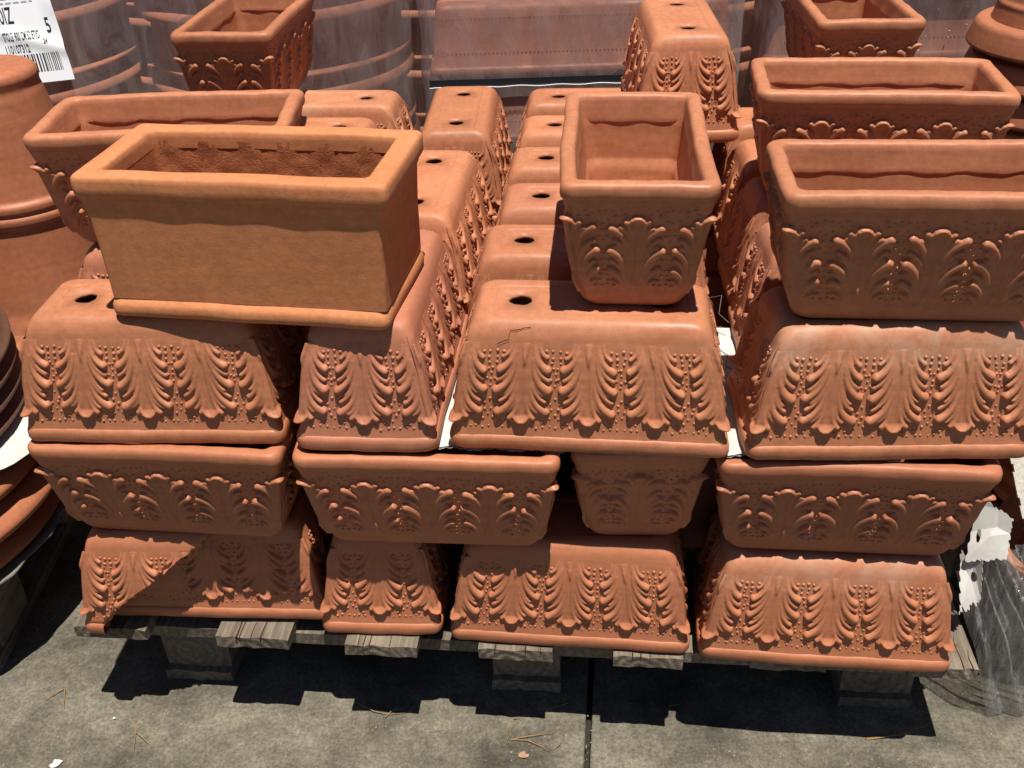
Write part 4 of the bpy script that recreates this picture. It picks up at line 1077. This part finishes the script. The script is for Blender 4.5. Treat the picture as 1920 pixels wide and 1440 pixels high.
# clear plastic: gathered, spills from the pot to the ground
def drape():
    rr = np.random.default_rng(13); nu, nv = 150, 50; V = []; F = []; ph = rr.uniform(0, 6.28, 10)
    for j in range(nv + 1):
        v = j / nv
        for i in range(nu + 1):
            u = i / nu
            top = np.array([.842 + .24 * u, 1.425 + .02 * u, .345 + .12 * u]); mid = np.array([.885 + .38 * u, 1.365, .20 + .07 * u]); bot = np.array([.948 + .56 * u, 1.365 - .01 * u, .004])
            p = (1 - v) ** 2 * top + 2 * v * (1 - v) * mid + v * v * bot
            fold = .012 * abs(math.sin(u * 31 + .8 * math.sin(3 * v + ph[0]))) + .008 * math.sin(u * 67 + ph[1] + v) + .005 * math.sin(u * 113 + 2 * v + ph[2]) + .004 * math.sin(v * 14 + u * 9)
            fold *= (.45 + .55 * math.sin(PI * min(1, v * 1.05 + .12)))
            p = p + np.array([.2 * fold, -fold, .45 * fold]); p[2] = max(p[2], .003)
            V.append(p)
    for j in range(nv):
        for i in range(nu):
            a = j * (nu + 1) + i; F.append((a, a + nu + 1, a + nu + 2, a + 1))
    tag(link('plastic_sheet', mesh_np('plastic_sheet', V, F, True, M['drape'])), 'crumpled clear plastic spilling onto the concrete at lower right', 'plastic film')
drape()

# ================================================================== LITTER ON THE CONCRETE
def px_ground(px, py, z=0.0):
    d = fw + rt * ((px - 960) / FPX) - up * ((py - 720) / FPX); return Vector((0, 0, CAM_Z)) + d * ((z - CAM_Z) / d.z)
NEEDLES = {
    'forked dry pine needle lying on the concrete at lower left': [[(-0.821, 1.418), (-0.801, 1.384), (-0.791, 1.328)], [(-0.801, 1.384), (-0.758, 1.347)]],
    'short dark pine needle on the concrete left of the first block': [[(-0.992, 1.507), (-1.024, 1.474)], [(-0.992, 1.507), (-0.974, 1.452)]],
    'dry twig at the shadow edge by the left stack': [[(-1.084, 1.739), (-1.096, 1.705), (-1.123, 1.667)], [(-1.084, 1.739), (-1.1, 1.686)]],
    'bent dry pine needle in front of the end-on trough': [[(-0.347, 1.441), (-0.313, 1.418), (-0.281, 1.408), (-0.245, 1.412)], [(-0.287, 1.403), (-0.271, 1.419), (-0.251, 1.421)]],
    'thin dark pine needle below the end-on trough': [[(-0.311, 1.385), (-0.319, 1.364)]],
    'long curved pine needle pair near the slab joint': [[(-0.025, 1.337), (0.009, 1.332), (0.036, 1.317), (0.049, 1.306)], [(-0.025, 1.337), (0.021, 1.343), (0.06, 1.35)]],
    'upright thin pine needle left of the slab joint': [[(-0.02, 1.385), (-0.027, 1.35), (-0.038, 1.32)], [(-0.02, 1.387), (-0.006, 1.389)]],
    'hooked bit of dry stem right beside the slab joint': [[(0.062, 1.311), (0.072, 1.318), (0.076, 1.327)]],
    'dry pine needles against the centre block': [[(-0.098, 1.527), (-0.072, 1.538), (-0.02, 1.533)], [(-0.061, 1.549), (-0.05, 1.535)], [(0.088, 1.531), (0.128, 1.554), (0.158, 1.559)]],
    'bundle of dry pine needles in front of the right block': [[(0.688, 1.313), (0.729, 1.314), (0.776, 1.325), (0.825, 1.341)], [(0.69, 1.31), (0.751, 1.315), (0.8, 1.326)], [(0.763, 1.32), (0.811, 1.334), (0.839, 1.351)]],
    'pale pine needle at the edge of the pallet shade': [[(0.056, 1.411), (0.079, 1.416), (0.114, 1.429)]],
    'short pine needle in the sun patch between the shadows': [[(0.307, 1.407), (0.33, 1.412)]],
}
#  [(-0.941, 1.314), (-0.001, 1.299), (-0.914, 1.468), (-0.858, 1.422), (0.917, 1.372), (0.912, 1.348)]
rr = random.Random(3)
for k, (lab, lines) in enumerate(NEEDLES.items()):
    t = thing('pine_needle', lab, 'pine needle', (lines[0][0][0], lines[0][0][1], 0), (0, 0, 0), 'pine needles on the concrete')
    for ln in lines:
        P = [Vector((x - t.location.x, y - t.location.y, .002)) for x, y in ln]
        pts = []
        for a, b in zip(P[:-1], P[1:]):
            for i in range(4): pts.append(a + (b - a) * i / 4)
        pts.append(P[-1])
        for i, p in enumerate(pts): p.z = .002 + .004 * math.sin(PI * i / max(1, len(pts) - 1)) * rr.uniform(.6, 1)
        V, F = tube(pts, .0013, 5, lambda q: 1 - .6 * q)
        link('needle', mesh_np('needle', V, F, True, M['needle']), None, t)
def flake(name, label, x, y, r, mat, seed, cat):
    rr = random.Random(seed); n = 9; V = [(0, 0, .004)]; F = []
    for i in range(n):
        a = 2 * PI * i / n; q = r * rr.uniform(.6, 1.15); V.append((q * math.cos(a), .75 * q * math.sin(a), .0015 + rr.uniform(0, .004)))
    for i in range(n): F.append((0, 1 + i, 1 + (i + 1) % n))
    o = link(name, mesh_np(name, V, F, False, M[mat])); o.location = (x, y, 0); so = o.modifiers.new('thickness', 'SOLIDIFY'); so.thickness = .001
    tag(o, label, cat)
flake('fallen_leaf', 'pale curled scrap of leaf at the lower left corner', -0.941, 1.314, 0.014, 'chip', 1, 'leaf')
flake('fallen_leaf', 'small brown dry leaf on the concrete near the slab joint', -0.001, 1.299, 0.011, 'leafdry', 2, 'leaf')
flake('paint_flake', 'smaller white fleck beside the forked pine needle', -0.858, 1.422, 0.004, 'chip', 4, 'flake')
# pale mineral bloom and grit along the slab joint is part of the paving material; thin wires caught between the right columns
for k, (lab, pts) in enumerate((('thin bent wire caught between the centre and right columns', [(.395, 1.66, .72), (.412, 1.64, .715), (.404, 1.62, .705), (.425, 1.60, .70), (.41, 1.585, .712)]),
                                ('loose grey strapping wire hanging in the gap beside the right column', [(.40, 1.79, .76), (.42, 1.77, .775), (.413, 1.75, .745), (.43, 1.73, .735)]))):
    V, F = tube(pts, .0009, 5); tag(link('wire', mesh_np('wire', V, F, True, M['twine'])), lab, 'wire')

# grit and clay crumbs lying on the concrete round the front of the pallet (too many to count)
rr = random.Random(21); M['crumb'] = simple('clay_crumbs', (0.40, 0.20, 0.12), 0.85, 0.2, noise=(0.30, 0.27, 0.21), bscale=6)
V = []; F = []
for k in range(420):
    near = rr.random() < .45
    x = rr.uniform(-1.05, 1.0); y = (1.36 - .108 * x + abs(rr.gauss(0, .05)) * -1) if near else rr.uniform(1.15, 1.5)
    if k % 29 == 0: x, y = .2175 - .118 * 0 + (y - 2.062) * .1186 + rr.gauss(0, .006), y
    r = rr.uniform(.0007, .0022) * (1.5 if rr.random() < .06 else 1); o_ = len(V); n = 5
    V.append((x, y, r * .9))
    for i in range(n):
        a = 2 * PI * i / n + rr.random(); q = r * rr.uniform(.7, 1.3); V.append((x + q * math.cos(a), y + q * math.sin(a), 0.0002))
    F += [(o_, o_ + 1 + i, o_ + 1 + (i + 1) % n) for i in range(n)]
gr = link('grit', mesh_np('grit', V, F, False, M['crumb'])); gr['kind'] = 'stuff'; gr['label'] = 'grit and clay crumbs scattered on the concrete in front of the pallet'
